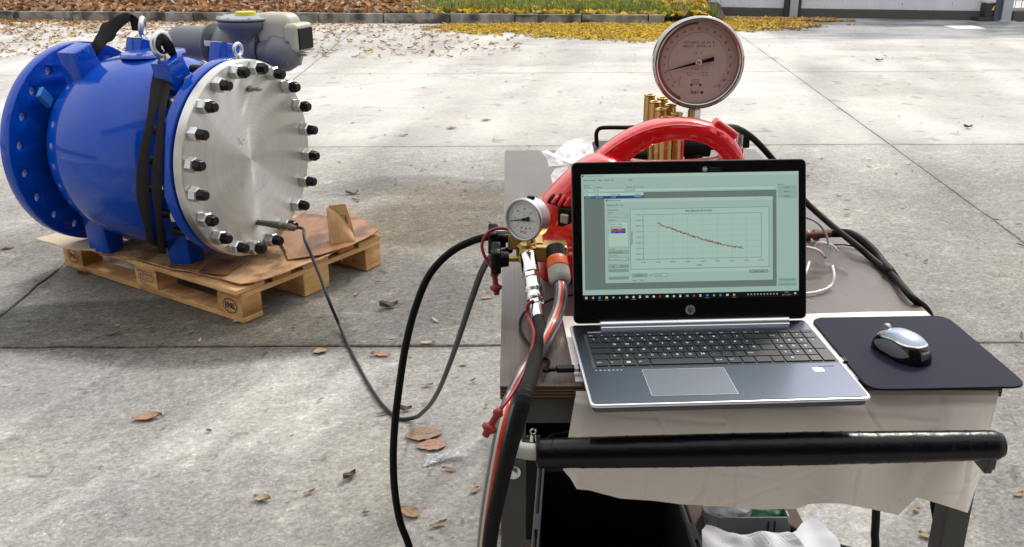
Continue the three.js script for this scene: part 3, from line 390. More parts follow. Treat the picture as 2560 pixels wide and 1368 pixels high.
{ const L = (u, v, x) => { const d = ray(u, v), X = V(Math.cos(VA), 0, -Math.sin(VA)), o = V(0, EYE, 0), p0 = VC.clone().addScaledVector(X, x); return o.addScaledVector(d, p0.sub(V(0, EYE, 0)).dot(X) / d.dot(X)); };
  const pts = [L(228, 140, 0.0), L(240, 118, 0.0), L(258, 92, 0.05), L(280, 68, 0.1), L(305, 48, 0.14), L(323, 39, 0.165)], t = thing('lifting_sling', 'dark webbing sling standing up from the rear eye bolt, bent over to the left', 'sling', pts[0].clone());
  const ax = V(Math.sin(VA), 0, Math.cos(VA)), wd = [0.052, 0.062, 0.072, 0.072, 0.060, 0.046].map((w, i) => ax.clone().multiplyScalar(w * 0.55).add(V(0, -w * 0.6, 0)));
  wobj('strap', band(pts, wd, 0.012, 40), M.web, t); const down = [L(323, 39, 0.165), L(333, 46, 0.172), L(338, 62, 0.178), L(341, 76, 0.18)]; wobj('strap', band(down, down.map(() => ax.clone().multiplyScalar(0.05)), 0.014, 24), M.web, t); }

// ---------------------------------------------------------------- the work trolley
const TY = 0.853, TX0 = -0.018, TX1 = 0.69, TZ0 = -1.181, TZ1 = -2.626;
const meshBump = pixels(256, 256, (i, j) => { const a = Math.abs(((i / 16) % 1) - 0.5) * 2, b = Math.abs((((j + (Math.floor(i / 16) % 2) * 8) / 16) % 1) - 0.5) * 2; return 255 * clamp(sstep(0.45, 0.9, Math.max(a, b * 0.9)) * 0.9 + 0.1 * hash(i, j, 4)); });
const filmMap = pixels(512, 512, (i, j) => { const n = fbm(i / 60, j / 60, 4, 101), a = Math.abs(((i / 8) % 1) - 0.5) * 2, s = sstep(0.62, 0.8, fbm(i / 25, j / 90, 3, 105)), v = 0.27 + 0.07 * (n - 0.5) + 0.05 * a + 0.05 * s; return [255 * (v + 0.045), 255 * (v - 0.012), 255 * (v - 0.045)]; }, { srgb: true });
meshBump.repeat.set(12, 12);
M.film = phys(null, { map: filmMap, roughness: 0.36, bumpMap: meshBump, bumpScale: 0.0009, clearcoat: 0.55, clearcoatRoughness: 0.3 });
M.frame = mat([0.075, 0.073, 0.07], { roughness: 0.5, bumpMap: grain, bumpScale: 0.0006 });
M.plyDark = mat([0.05, 0.024, 0.014], { roughness: 0.8 }); M.plyLight = mat([0.24, 0.125, 0.06], { roughness: 0.8, bumpMap: grain, bumpScale: 0.001 });
const trolley = thing('work_trolley', 'steel work trolley with a brown ribbed plywood top and a taped push bar', 'trolley', V(0.336, 0, -1.9));
{ const w = TX1 - TX0, d = TZ0 - TZ1, cx = (TX0 + TX1) / 2, cz = (TZ0 + TZ1) / 2;
  wobj('table_top', metres(box(w, 0.003, d, cx, TY - 0.0015, cz, 0.001), 0.5), M.film, trolley);
  const dark = [], light = []; for (let k = 0; k < 7; k++) (k % 2 ? light : dark).push(box(w - (k % 2 ? 0.0008 : 0.0016), 0.00245, d - (k % 2 ? 0.0008 : 0.0016), cx, TY - 0.0045 - k * 0.0025, cz));
  wobj('plywood_core', dark, M.plyDark, trolley); wobj('plywood_layer', light, M.plyLight, trolley).userData.kind = 'stuff';
  const B = (n, ...a) => wobj(n, metres(box(...a, 0.003), 0.4), M.frame, trolley);
  B('rail', w - 0.006, 0.042, 0.03, cx, TY - 0.0425, TZ0 - 0.021); B('rail', w - 0.006, 0.042, 0.03, cx, TY - 0.0425, TZ1 + 0.021); B('rail', 0.03, 0.042, d - 0.08, TX0 + 0.02, TY - 0.0425, cz); B('rail', 0.03, 0.042, d - 0.08, TX1 - 0.02, TY - 0.0425, cz);
  for (const x of [0.0, 0.667]) for (const z of [TZ0 - 0.03, TZ1 + 0.03]) B('leg', 0.038, 0.76, 0.038, x, 0.41, z);
  for (const x of [0.0, 0.667]) for (const z of [TZ0 - 0.03, TZ1 + 0.03]) wobj('caster', [cylX(0.055, 0.055, 0.03, 28).translate(x, 0.057, z - 0.01), box(0.05, 0.03, 0.05, x, 0.115, z, 0.004)], M.rubber, trolley);
  wobj('shelf', metres(box(w - 0.03, 0.012, d - 0.06, cx, 0.144, cz, 0.002), 0.4), mat([0.10, 0.055, 0.038], { roughness: 0.7, bumpMap: grain, bumpScale: 0.001 }), trolley);
  const bl = onZ(1283, 1181, TZ0 - 0.0095), bolt = wobj('bolt', merge([cylZ(0.011, 0.011, 0.002, 28), hexNut(0.013, 0.007).rotateX(PI / 2).translate(0, 0, 0.001)]).translate(bl.x, bl.y, bl.z + 0.0005), M.zinc, trolley);
  wobj('bolt', merge([cylZ(0.011, 0.011, 0.002, 28), hexNut(0.013, 0.007).rotateX(PI / 2).translate(0, 0, 0.001)]).translate(bl.x - 0.004, bl.y + 0.07, bl.z + 0.0005), M.zinc, trolley);
  // push bar
  const L = onZ(1283, 1131, -1.10), R = onZ(2505, 1112, -1.10), bar = [V(0.0, L.y, TZ0 - 0.02), V(0.0, L.y, -1.135), V(0.006, L.y, -1.108), V(0.03, L.y, -1.1), V(R.x - 0.012, R.y, -1.1)];
  wobj('push_bar', tube(bar, 0.0115, 60, 16), mat([0.55, 0.55, 0.50], { roughness: 0.25 }), trolley);
  wobj('bar_bracket', box(0.012, 0.024, 0.085, 0.645, R.y - 0.034, -1.142, 0.003), M.frame, trolley); wobj('bar_lug', box(0.012, 0.03, 0.012, 0.645, R.y - 0.022, -1.10, 0.003), M.frame, trolley);
  const g0 = onZ(1340, 1134, -1.10), g1 = onZ(2504, 1113, -1.10), len = g1.x - g0.x, tilt = Math.atan2(g1.y - g0.y, len);
  const grip = grid((s, t) => { const a = t * TAU, turn = s * 26 + t, f = turn % 1, lap = 0.0006 * (f < 0.12 ? 1 - f / 0.12 : 0) , e = sstep(0, 0.006, s) * sstep(1, 0.982, s), r = (0.0196 + 0.0024 * Math.sin(PI * s) + 0.0006 * noise(s * 40, t * 5, 3) + lap) * (0.80 + 0.2 * Math.sqrt(e)); return V(s * len, r * Math.cos(a), r * Math.sin(a)); }, 420, 40);
  const caps = [cylX(0.0165, 0.0165, 0.002, 24).translate(0.001, 0, 0), cylX(0.0165, 0.0165, 0.002, 24).translate(len - 0.001, 0, 0)];
  wobj('taped_grip', merge([grip, ...caps]).rotateZ(tilt).translate(g0.x, g0.y, g0.z), phys([0.003, 0.003, 0.0055], { roughness: 0.25, specularIntensity: 0.55, bumpMap: blueBump, bumpScale: 0.0004 }), trolley); }

// ---------------------------------------------------------------- the white cloth under the laptop
const creaseMap = pixels(512, 512, (i, j) => { let v = 0.5; for (const [a, b, c, s] of [[1, 0.15, 60, 1], [0.3, 1, 210, 2], [0.9, -0.5, 330, 3], [-0.4, 0.9, 90, 4], [1, 0.6, 560, 5], [0.1, 1, 400, 6], [1, -0.1, 300, 7]]) { const d = a * i + b * j - c + 40 * (fbm(i / 120, j / 120, 2, s) - 0.5); v += 0.16 * Math.exp(-((d / 7) ** 2)) * (noise(i / 90, j / 90, s + 30) > 0.35 ? 1 : 0.2) - 0.10 * Math.exp(-(((d - 14) / 11) ** 2)); } return 255 * clamp(v + 0.35 * (fbm(i / 70, j / 90, 3, 44) - 0.5)); });
M.cloth = mat([0.87, 0.82, 0.765], { roughness: 0.92, bumpMap: creaseMap, bumpScale: 0.006 });
const clothThing = thing('cloth', 'off-white cloth under the laptop, hanging over the front of the trolley', 'cloth', V(0.39, TY + 0.001, TZ0));
{ const bot = [[1408, 1175], [1425, 1194], [1442, 1224], [1480, 1228], [1550, 1246], [1620, 1252], [1700, 1262], [1800, 1266], [1900, 1274], [1990, 1272], [2022, 1262], [2060, 1258], [2110, 1260], [2180, 1274], [2246, 1289], [2275, 1262], [2292, 1243], [2345, 1258], [2414, 1280], [2436, 1232], [2449, 1198]];
  const at = (s) => { const k = s * (bot.length - 1), i = Math.min(bot.length - 2, Math.floor(k)), f = k - i; return [lerp(bot[i][0], bot[i + 1][0], f), lerp(bot[i][1], bot[i + 1][1], f)]; };
  const f = (s, t) => { const [bu, bv0] = at(s), bv = bv0 + 4 * (fbm(s * 38, 2, 3, 8) - 0.5), tu = lerp(1440, 2498, clamp((bu - 1420) / (2449 - 1420)));
    if (t < 0.3) { const k = t / 0.3, e = onZ(tu, 980, TZ0); return V(lerp(lerp(0.082, 0.685, s), e.x, k), TY + 0.0022 + 0.0006 * noise(s * 20, k * 12, 4), lerp(-1.425 + 0.012 * Math.sin(s * 5), TZ0 - 0.006, k)); }
    const q = (t - 0.3) / 0.7, u = lerp(tu, bu, Math.pow(q, 0.9)), zz = TZ0 + 0.004 + 0.010 * sstep(0, 0.15, q) + 0.006 * q * Math.sin(s * 11 + 1) + 0.010 * q * q * Math.sin(s * 23 + 0.5) * sstep(0.25, 0.6, s) + 0.03 * q * sstep(0.80, 0.87, s) * (1 - 1.2 * sstep(0.88, 1.0, s)) - 0.03 * q * sstep(0.12, 0.0, s), v = lerp(986, bv, q);
    const p = onZ(u, v, zz); if (q < 0.08) p.y = Math.min(p.y, TY + 0.002 - 0.004 * (q / 0.08)); return p; };
  const g = grid(f, 160, 70); wobj('sheet', metres(g, 0.3), M.cloth, clothThing);
  const top = [[2330, 1140], [2370, 1140], [2410, 1140], [2444, 1140]], mid = [[2312, 1196], [2362, 1200], [2412, 1204], [2451, 1200]], low = [[2288, 1243], [2345, 1259], [2402, 1277], [2420, 1283]];
  const L3 = (r, s) => { const k = s * 3, i = Math.min(2, Math.floor(k)), f = k - i; return [lerp(r[i][0], r[i + 1][0], f), lerp(r[i][1], r[i + 1][1], f)]; };
  wobj('corner_fold', metres(grid((s, t) => { const a = L3(top, s), b = L3(mid, s), c = L3(low, s), q = 1 - t, u = q * q * a[0] + 2 * q * t * b[0] + t * t * c[0], v = q * q * a[1] + 2 * q * t * b[1] + t * t * c[1]; return onZ(u, v, TZ0 + 0.045 + 0.012 * Math.sin(s * 4.2) - 0.03 * s * s + 0.004 * t); }, 24, 14), 0.3, 0.3, 0.4), M.cloth, clothThing); }

// ---------------------------------------------------------------- laptop
const LPY = 0.0585, laptop = thing('laptop', 'open silver laptop with black screen frame showing a pressure graph', 'laptop', V(0.282, TY + 0.0035, -1.2245), 0.046);
M.alu = mat([0.14, 0.155, 0.205], { roughness: 0.27, metalness: 1 });
M.aluBright = mat([0.75, 0.78, 0.83], { roughness: 0.3, metalness: 0.85 });
{ const W = 0.3745, D = 0.2605, up = (g, y) => g.rotateX(-PI / 2).translate(0, y, 0);
  obj('base', [up(ext(roundRect(W, D, 0.011), 0.0052, 0.002, 4, 8), 0.0118)], M.aluBright, laptop);
  obj('bottom_shell', up(ext(roundRect(W - 0.008, D - 0.008, 0.010), 0.0095, 0.003, 4, 8), 0.0030), mat([0.10, 0.10, 0.115], { roughness: 0.5, metalness: 0.4 }), laptop);
  obj('foot_strip', [box(0.2, 0.0035, 0.008, 0, 0.0018, 0.105, 0.001), box(0.2, 0.0035, 0.008, 0, 0.0018, -0.105, 0.001)], M.rubber, laptop);
  obj('palm_rest', up(ext(roundRect(W - 0.007, D - 0.007, 0.009), 0.0012, 0.0004, 2, 8), 0.0165), M.alu, laptop);
  obj('keyboard_well', up(ext(roundRect(0.353, 0.1135, 0.003), 0.0006, 0), 0.0174).translate(0.0065, 0, -0.0335), mat([0.06, 0.063, 0.075], { roughness: 0.5, metalness: 0.4 }), laptop);
  // keys: a legend sheet shared by all key tops
  const rows = [['F', [..."esc f1 f2 f3 f4 f5 f6 f7 f8 f9 f10 f11 f12 ins del".split(' ')].map((k) => [k, 1]), ['', '', '', '']],
    ['N', [['\\', 1], ...'1234567890'.split('').map((k) => [k, 1]), ["'", 1], ['ì', 1], ['←', 2]], ['num', '/', '*', '-']],
    ['N', [['⇥', 1.5], ...'QWERTYUIOP'.split('').map((k) => [k, 1]), ['è', 1], ['+', 1], ['', 1.5]], ['7', '8', '9', '']],
    ['N', [['⇪', 1.75], ...'ASDFGHJKL'.split('').map((k) => [k, 1]), ['ò', 1], ['à', 1], ['ù', 1], ['', 1.25]], ['4', '5', '6', '+']],
    ['N', [['⇧', 1.25], ['<', 1], ...'ZXCVBNM'.split('').map((k) => [k, 1]), [',', 1], ['.', 1], ['-', 1], ['shift', 2.75]], ['1', '2', '3', '']],
    ['N', [['ctrl', 1.1], ['fn', 1.1], ['⊞', 1.1], ['alt', 1.1], ['', 5.0], ['alt gr', 1.1], ['ctrl', 1.1], ['◂', 1.1], ['▴▾', 1.3], ['▸', 1]], ['0', '', '.', '↵']]];
  const u = 0.345 / 19, KX = -0.166, KZ = -0.0875, rh = [0.011, 0.0195, 0.0195, 0.0195, 0.0195, 0.0195], keys = []; let z = KZ;
  rows.forEach(([kind, main, pad], ri) => { let x = KX; const d = rh[ri], tot = main.reduce((a, k) => a + k[1], 0), sc = 15 / tot;
    for (const [t, w] of main) { keys.push([x, z, w * sc * u, d, t, false]); x += w * sc * u; }
    pad.forEach((t, k) => { const px = KX + (15 + k) * u; if (ri === 5 && k === 0) keys.push([px, z, 2 * u, d, t]); else if (ri === 5 && k === 1) return; else if (k === 3 && (ri === 3 || ri === 5)) return; else if (k === 3 && (ri === 2 || ri === 4)) keys.push([px, z, u, d * 2, ri === 2 ? '+' : '↵']); else keys.push([px, z, u, d, t]); }); z += d; });
  const KW = 0.345, KD = z - KZ, atlas = drawn(2048, Math.round(2048 * KD / KW), (g, w, h) => { const s = w / KW; g.fillStyle = '#1d2028'; g.fillRect(0, 0, w, h); g.fillStyle = '#e4e8ee'; for (const [kx, kz, kw, kd, t] of keys) { g.font = (t.length > 1 ? 'bold 22px' : 'bold 40px') + ' sans-serif'; const X = (kx - KX) * s, Y = (kz - KZ) * s; if (t === '⊞') { for (const [a, b] of [[0, 0], [17, 0], [0, 17], [17, 17]]) g.fillRect(X + 36 + a, Y + 38 + b, 15, 15); } else g.fillText(t, X + 20 + (t.length === 1 ? kw * s * 0.22 : 0), Y + (kd < 0.012 ? 40 : 56)); if (/[0-9]/.test(t) && t.length === 1 && kx < 0.1) { g.font = '26px sans-serif'; g.fillText('!"£$%&/()='.charAt((+t + 9) % 10), X + 66, Y + 88); } } });
  const km = mat(null, { map: atlas, roughness: 0.42 });
  for (const [kx, kz, kw, kd] of keys) { const g = new THREE.CylinderGeometry(Math.SQRT1_2, Math.SQRT1_2 * 1.04, 1, 4, 1).rotateY(PI / 4).toNonIndexed(); g.scale(kw - 0.0030, 0.0017, kd - 0.0028); g.computeVertexNormals(); g.translate(kx + kw / 2, 0.0190, kz + kd / 2); const p = g.attributes.position, uv = new Float32Array(p.count * 2); for (let i = 0; i < p.count; i++) { uv[2 * i] = (p.getX(i) - KX) / KW; uv[2 * i + 1] = 1 - (p.getZ(i) - KZ) / KD; } g.setAttribute('uv', new THREE.BufferAttribute(uv, 2)); obj('key', g, km, laptop); }
  obj('touchpad', up(ext(roundRect(0.115, 0.078, 0.002), 0.0005, 0.0002, 1), 0.0176).translate(-0.0445, 0, 0.0715), mat([0.13, 0.145, 0.18], { roughness: 0.42, metalness: 0.6 }), laptop);
  obj('touchpad_rim', [[0.1162, 0.0006, 0, -0.0391], [0.1162, 0.0006, 0, 0.0391], [0.0006, 0.0788, -0.0578, 0], [0.0006, 0.0788, 0.0578, 0]].map(([a, b, x, zz]) => box(a, 0.0006, b, -0.0445 + x, 0.0178, 0.0715 + zz)), M.aluBright, laptop);
  obj('fingerprint_reader', box(0.015, 0.0006, 0.013, 0.144, 0.0179, 0.046, 0.0002), mat([0.72, 0.80, 0.80], { roughness: 0.3, metalness: 0.3 }), laptop);
  obj('indicator_slot', [box(0.022, 0.0004, 0.0012, 0.159, 0.0178, 0.0355), ], M.black, laptop); obj('power_key', box(0.02, 0.0008, 0.004, -0.153, 0.0179, -0.0985, 0.0003), M.aluBright, laptop);
  obj('name_print', new THREE.PlaneGeometry(0.042, 0.006).rotateX(-PI / 2).translate(-0.1475, 0.01785, 0.031), mat(null, { map: drawn(256, 36, (g) => { g.fillStyle = '#d8dce2'; g.font = '28px sans-serif'; 'PROBOOK'.split('').forEach((c, i) => g.fillText(c, 6 + i * 36, 28)); }), transparent: true, alphaTest: 0.3, roughness: 0.4 }), laptop);
  obj('hinge', [cylX(0.0062, 0.0062, 0.296, 20).translate(0.008, 0.0195, -0.1215), box(0.296, 0.006, 0.012, 0.008, 0.0165, -0.118, 0.002)], M.aluBright, laptop);
  obj('usb_port', box(0.002, 0.006, 0.014, -0.1875, 0.010, 0.0065), M.black, laptop);
  // lid: built upright about the hinge line, then leaned back
  const lean = (g) => g.rotateX(-0.306).translate(0.005, 0.0165, -0.1345), LW = 0.3695, LH = 0.252;
  obj('lid', lean(ext(roundRect(LW, LH, 0.010, -LW / 2, 0), 0.006, 0.0015, 3, 8).translate(0, 0, -0.0062)), mat([0.05, 0.05, 0.055], { roughness: 0.4, metalness: 0.6 }), laptop);
  const bezel = obj('bezel', lean(ext(roundRect(LW - 0.003, LH - 0.003, 0.009, -LW / 2 + 0.0015, 0.0015), 0.0012, 0.0004, 2, 8).translate(0, 0, -0.0004)), phys([0.003, 0.003, 0.004], { roughness: 0.3, specularIntensity: 0.5 }), laptop);
  const CW = 1720, CH = 988, shot = drawn(CW, CH, drawScreen);
  const sg = new THREE.PlaneGeometry(0.342, 0.1965).translate(0.001, 0.0375 + 0.09825 - 0.0015, 0.0013); lean(sg);
  obj('screen', sg, mat([0.01, 0.01, 0.01], { roughness: 0.3, emissiveMap: shot, emissive: new THREE.Color(1, 1, 1), emissiveIntensity: 0.56 }), laptop);
  const logo = drawn(128, 128, (g) => { g.fillStyle = '#8d9096'; g.beginPath(); g.arc(64, 64, 60, 0, 7); g.fill(); g.strokeStyle = '#0b0b0d'; g.lineWidth = 9; const L = (a, b, c, d) => { g.beginPath(); g.moveTo(a, b); g.lineTo(c, d); g.stroke(); }; L(58, 4, 34, 92); L(44, 52, 62, 52); L(62, 52, 52, 92); L(76, 46, 54, 124); L(76, 50, 96, 50); L(96, 50, 84, 90); L(84, 90, 66, 90); });
  obj('logo', lean(new THREE.PlaneGeometry(0.0165, 0.0165).translate(-0.001, 0.0185, 0.0014)), mat(null, { map: logo, transparent: true, alphaTest: 0.5, roughness: 0.35, metalness: 0.3 }), laptop);
  obj('camera_sticker', lean(new THREE.PlaneGeometry(0.034, 0.010).translate(0.036, LH - 0.014, 0.0014)), mat(null, { map: drawn(272, 80, (g) => { g.fillStyle = '#7b818c'; g.beginPath(); g.arc(40, 40, 34, 0, 7); g.fill(); g.fillStyle = '#c3c8d0'; g.fillRect(20, 30, 40, 18); g.fillStyle = '#59606c'; g.font = '22px sans-serif'; g.fillText('HD Webcam', 96, 32); g.fillText('privacy shutter', 96, 62); }), transparent: true, alphaTest: 0.3, roughness: 0.4 }), laptop); }
function drawScreen(g, w, h) { const X = (x) => (x - 150) / (1956 - 150) * w, bg = '#b1cfc2', lite = '#bedacd', dark = '#76897f', ink = '#1c2b2a', edge = '#7f9d92';
  // the picture is laid out in the coordinates of an upright 1000 x 575 desktop
  const s = w / 1000; g.scale(s, s); const T = (t, x, y, z = 9, b = '', c = ink) => { g.fillStyle = c; g.font = `${b} ${z}px sans-serif`; g.fillText(t, x, y); }, R = (x, y, a, b, f, st) => { if (f) { g.fillStyle = f; g.fillRect(x, y, a, b); } if (st) { g.strokeStyle = st; g.lineWidth = 1; g.strokeRect(x, y, a, b); } };
  R(0, 0, 1000, 575, bg); R(0, 0, 1000, 14, lite); R(3, 3, 8, 8, '#5a3a1a'); T('ControlCenter Series 30', 14, 11, 8); T('Measurement    View    Extras   bar', 10, 30, 9); T('Help', 215, 30, 9); T('_', 900, 9); T('□', 940, 11); T('×', 976, 11);
  T('Devices', 12, 52, 8); T('Interface', 12, 62, 8); T('Baud Rate', 60, 62, 8); T('Address (e.g. 20 23 26)', 205, 62, 8); R(12, 66, 42, 13, '#c3e2d3', edge); R(60, 66, 140, 13, '#c3e2d3', edge); R(204, 66, 686, 13, '#c3e2d3', edge); T('auto', 16, 76, 8); T('auto', 64, 76, 8); T('auto (250)', 208, 76, 8); T('⌄', 42, 75, 8); T('⌄', 188, 75, 8); T('⌄', 878, 75, 8);
  R(12, 84, 884, 440, dark, '#4d655d'); R(12, 84, 272, 14, '#c9e6d9', edge); T('S/N', 18, 95, 8); T('Range', 58, 95, 8); T('Device Type', 136, 95, 8); T('Address', 244, 95, 8); R(12, 98, 272, 11, '#1f4f94'); T('205079   -1…300.0 bar', 18, 107, 8, '', '#cfe'); T('X-Line', 136, 107, 8, '', '#cfe'); T('1 (RS 485)', 240, 107, 8, '', '#cfe');
  R(902, 56, 90, 490, bg); T('Devices', 902, 62, 8); for (const [t, y] of [['Search', 68], ['Remove', 88], ['Configure', 108], ['New Measurement', 492], ['Current Meas. Values', 512]]) { R(904, y - 2, 86, 14, '#9dc1b1', edge); g.textAlign = 'center'; T(t, 947, y + 8, 8); g.textAlign = 'left'; }
  R(104, 112, 776, 384, bg, '#49605a'); R(104, 112, 776, 16, lite); R(110, 115, 9, 9, '#b5561f'); T('Measurement', 123, 123, 9); T('—    □    ×', 800, 123, 9); T('Measurement   bar', 114, 144, 9); R(228, 112 + 22, 650, 10, bg); T('▾', 238, 143, 8);
  T('Measurement', 118, 166, 8); T('Name', 120, 177, 8); R(120, 182, 92, 14, '#c3e2d3', '#333'); T('New_Measure_26-11-2019', 123, 192, 7.4); T('Channels', 120, 212, 8); R(120, 218, 92, 112, '#bfe0d1', edge); T('Channel     Value', 124, 230, 8); T('205/6376 (5392)', 128, 243, 8); R(134, 247, 66, 10, '#a9341f'); T('P1        18.07', 137, 255, 8, '', '#f3d9c9'); R(134, 258, 66, 10, '#1733c4'); T('TOB1    19.81', 137, 266, 8, '', '#8fa3ff'); R(124, 247, 8, 8, '#d7ede3', '#444'); R(124, 258, 8, 8, '#d7ede3', '#444'); T('✓', 124, 254, 8);
  T('Intervall', 120, 344, 8); R(120, 348, 92, 13, '#9dc1b1', '#555'); T('00:00:00.3900000', 124, 358, 8); T('Save to File', 120, 374, 8); R(120, 379, 92, 13, '#c3e2d3', '#333'); T('New_Measure_26-11-2019.x', 123, 389, 7.4); R(120, 412, 42, 14, '#9dc1b1', '#333'); T('Stop', 132, 422, 8); R(168, 412, 44, 14, '#8bac9f', edge); T('Start', 180, 422, 8, '', edge); R(120, 432, 92, 13, '#8bac9f', edge); T('Load Measurement', 128, 442, 8, '', edge); R(120, 466, 92, 13, '#8bac9f', edge); T('Save Measurement', 128, 476, 8, '', edge);
  R(222, 160, 640, 274, '#b9d9cc', '#333'); g.textAlign = 'center'; T('New_Measure_26-11-2019', 536, 176, 10, 'bold'); T('Time', 540, 424, 9, 'bold'); const gx = 280, gy = 186, gw = 546, gh = 204; R(gx, gy, gw, gh, null, '#222');
  for (let k = 0; k <= 8; k++) { const x = gx + k * gw / 8; if (k && k < 8) { g.fillStyle = 'rgba(50,80,72,0.35)'; g.fillRect(x, gy, 0.8, gh); } g.fillStyle = '#222'; g.fillRect(x - 0.5, gy + gh - 3, 1, 7); T(String(43 + k) + ':00', x, gy + gh + 16, 8.5); }
  for (let k = 0; k <= 8; k++) { const y = gy + k * gh / 8; if (k && k < 8) { g.fillStyle = 'rgba(50,80,72,0.22)'; g.fillRect(gx, y, gw, 0.8); } g.fillStyle = '#222'; g.fillRect(gx - 4, y - 0.5, 8, 1); T('18,' + String(105 - 5 * k).padStart(3, '0'), gx - 22, y + 3, 8.5); }
  g.save(); g.translate(232, 290); g.rotate(-PI / 2); T('Pressure (bar)', 0, 0, 9, 'bold'); g.restore(); g.textAlign = 'left';
  g.strokeStyle = '#8a1512'; g.lineWidth = 2.1; g.beginPath(); const r = rng(4); for (let k = 0; k <= 190; k++) { const f = k / 190, x = gx + 66 + f * 394, y = gy + 40 + 122 * (1 - Math.pow(1 - f, 1.35)) * 0.98 + (r() - 0.5) * 11; k ? g.lineTo(x, y) : g.moveTo(x, y); } g.stroke();
  R(222, 438, 640, 14, lite); R(230, 456, 66, 13, '#94b7a8', '#444'); T('Properties', 242, 466, 8); T('Zoom', 304, 466, 8); R(334, 456, 54, 13, '#b9dccc', '#444'); T('Window', 338, 466, 8); R(770, 448, 86, 13, '#94b7a8', '#444'); T('Update Values', 788, 458, 8); T('Graph     Table', 228, 488, 8); T('↖', 806, 436, 9);
  R(0, 548, 1000, 27, '#04070a'); const cols = ['#dfe8ea', '#aab', '#5aa0d8', '#e5d9a0', '#58b8b0', '#c9d6ee', '#ccc', '#ddd', '#eee', '#cfd4e8', '#e8e8e8', '#b33', '#dfe', '#bcd', '#eee', '#9ac', '#b44', '#ddd', '#4a7fd0', '#7a9', '#3aa', '#ddd', '#e0b050']; cols.forEach((c, i) => { g.fillStyle = c; const x = 10 + i * 31; if (i === 0) for (const [a, b] of [[0, 0], [6, 0], [0, 6], [6, 6]]) g.fillRect(x + a, 555 + b, 5, 5); else if (i === 5) T('e', x, 567, 15, 'bold', c); else if (i % 3 === 0) g.fillRect(x, 556, 12, 9); else if (i % 3 === 1) { g.beginPath(); g.arc(x + 6, 561, 5.5, 0, 7); g.fill(); } else { g.fillRect(x, 555, 9, 11); g.fillStyle = '#222'; g.fillRect(x + 2, 558, 5, 2); } if ([2, 3, 7, 18, 22].includes(i)) { g.fillStyle = '#8fa6b0'; g.fillRect(x - 4, 571, 20, 1.5); } });
  for (let k = 0; k < 10; k++) { g.fillStyle = '#9aa6aa'; g.fillRect(760 + k * 15, 557, 7, 7); } T('14:50', 932, 558, 8, '', '#cdd'); T('26/11/2019', 922, 569, 8, '', '#cdd'); R(978, 556, 10, 8, '#cdd'); }

{ const p = laptop.localToWorld(V(0.1975, 0.0095, 0.003)); const t = thing('usb_receiver', 'tiny silver and black wireless receiver plugged into the right side of the laptop', 'usb receiver', p, 0.046); obj('cap', box(0.006, 0.0055, 0.0125, 0.001, 0, 0, 0.001), M.black, t); obj('collar', box(0.005, 0.0045, 0.012, -0.0045, 0, 0, 0.0005), M.zinc, t); }

// ---------------------------------------------------------------- mouse mat and mouse
{ const pad = thing('mouse_mat', 'dark blue mouse mat with wavy edges, hanging a little over the trolley corner', 'mouse mat', V(0.5985, TY + 0.003, -1.283), 0.03); const w = 0.2245, d = 0.25, pts = []; const N = 220;
  const s = roundRect(w, d, 0.026).getPoints(10), cs = []; for (let i = 0; i < s.length; i++) { const a = s[i], b = s[(i + 1) % s.length], k = Math.max(1, Math.round(a.distanceTo(b) / 0.005)); for (let q = 0; q < k; q++) { const x = lerp(a.x, b.x, q / k), y = lerp(a.y, b.y, q / k); pts.push([x + 0.0011 * (fbm(x * 70, y * 70, 2, 3) - 0.5), y + 0.0016 * (fbm(x * 60, y * 60, 2, 7) - 0.5)]); } }
  obj('rubber_base', ext(poly(pts), 0.0022, 0.0004, 1).rotateX(-PI / 2).translate(0, 0, 0), M.rubber, pad); obj('fabric_top', ext(poly(pts.map(([x, y]) => [x * 0.997, y * 0.997])), 0.0008, 0.0003, 1).rotateX(-PI / 2).translate(0, 0.0022, 0), phys([0.008, 0.011, 0.028], { roughness: 0.7, specularIntensity: 0.35, bumpMap: grain, bumpScale: 0.0003 }), pad); }
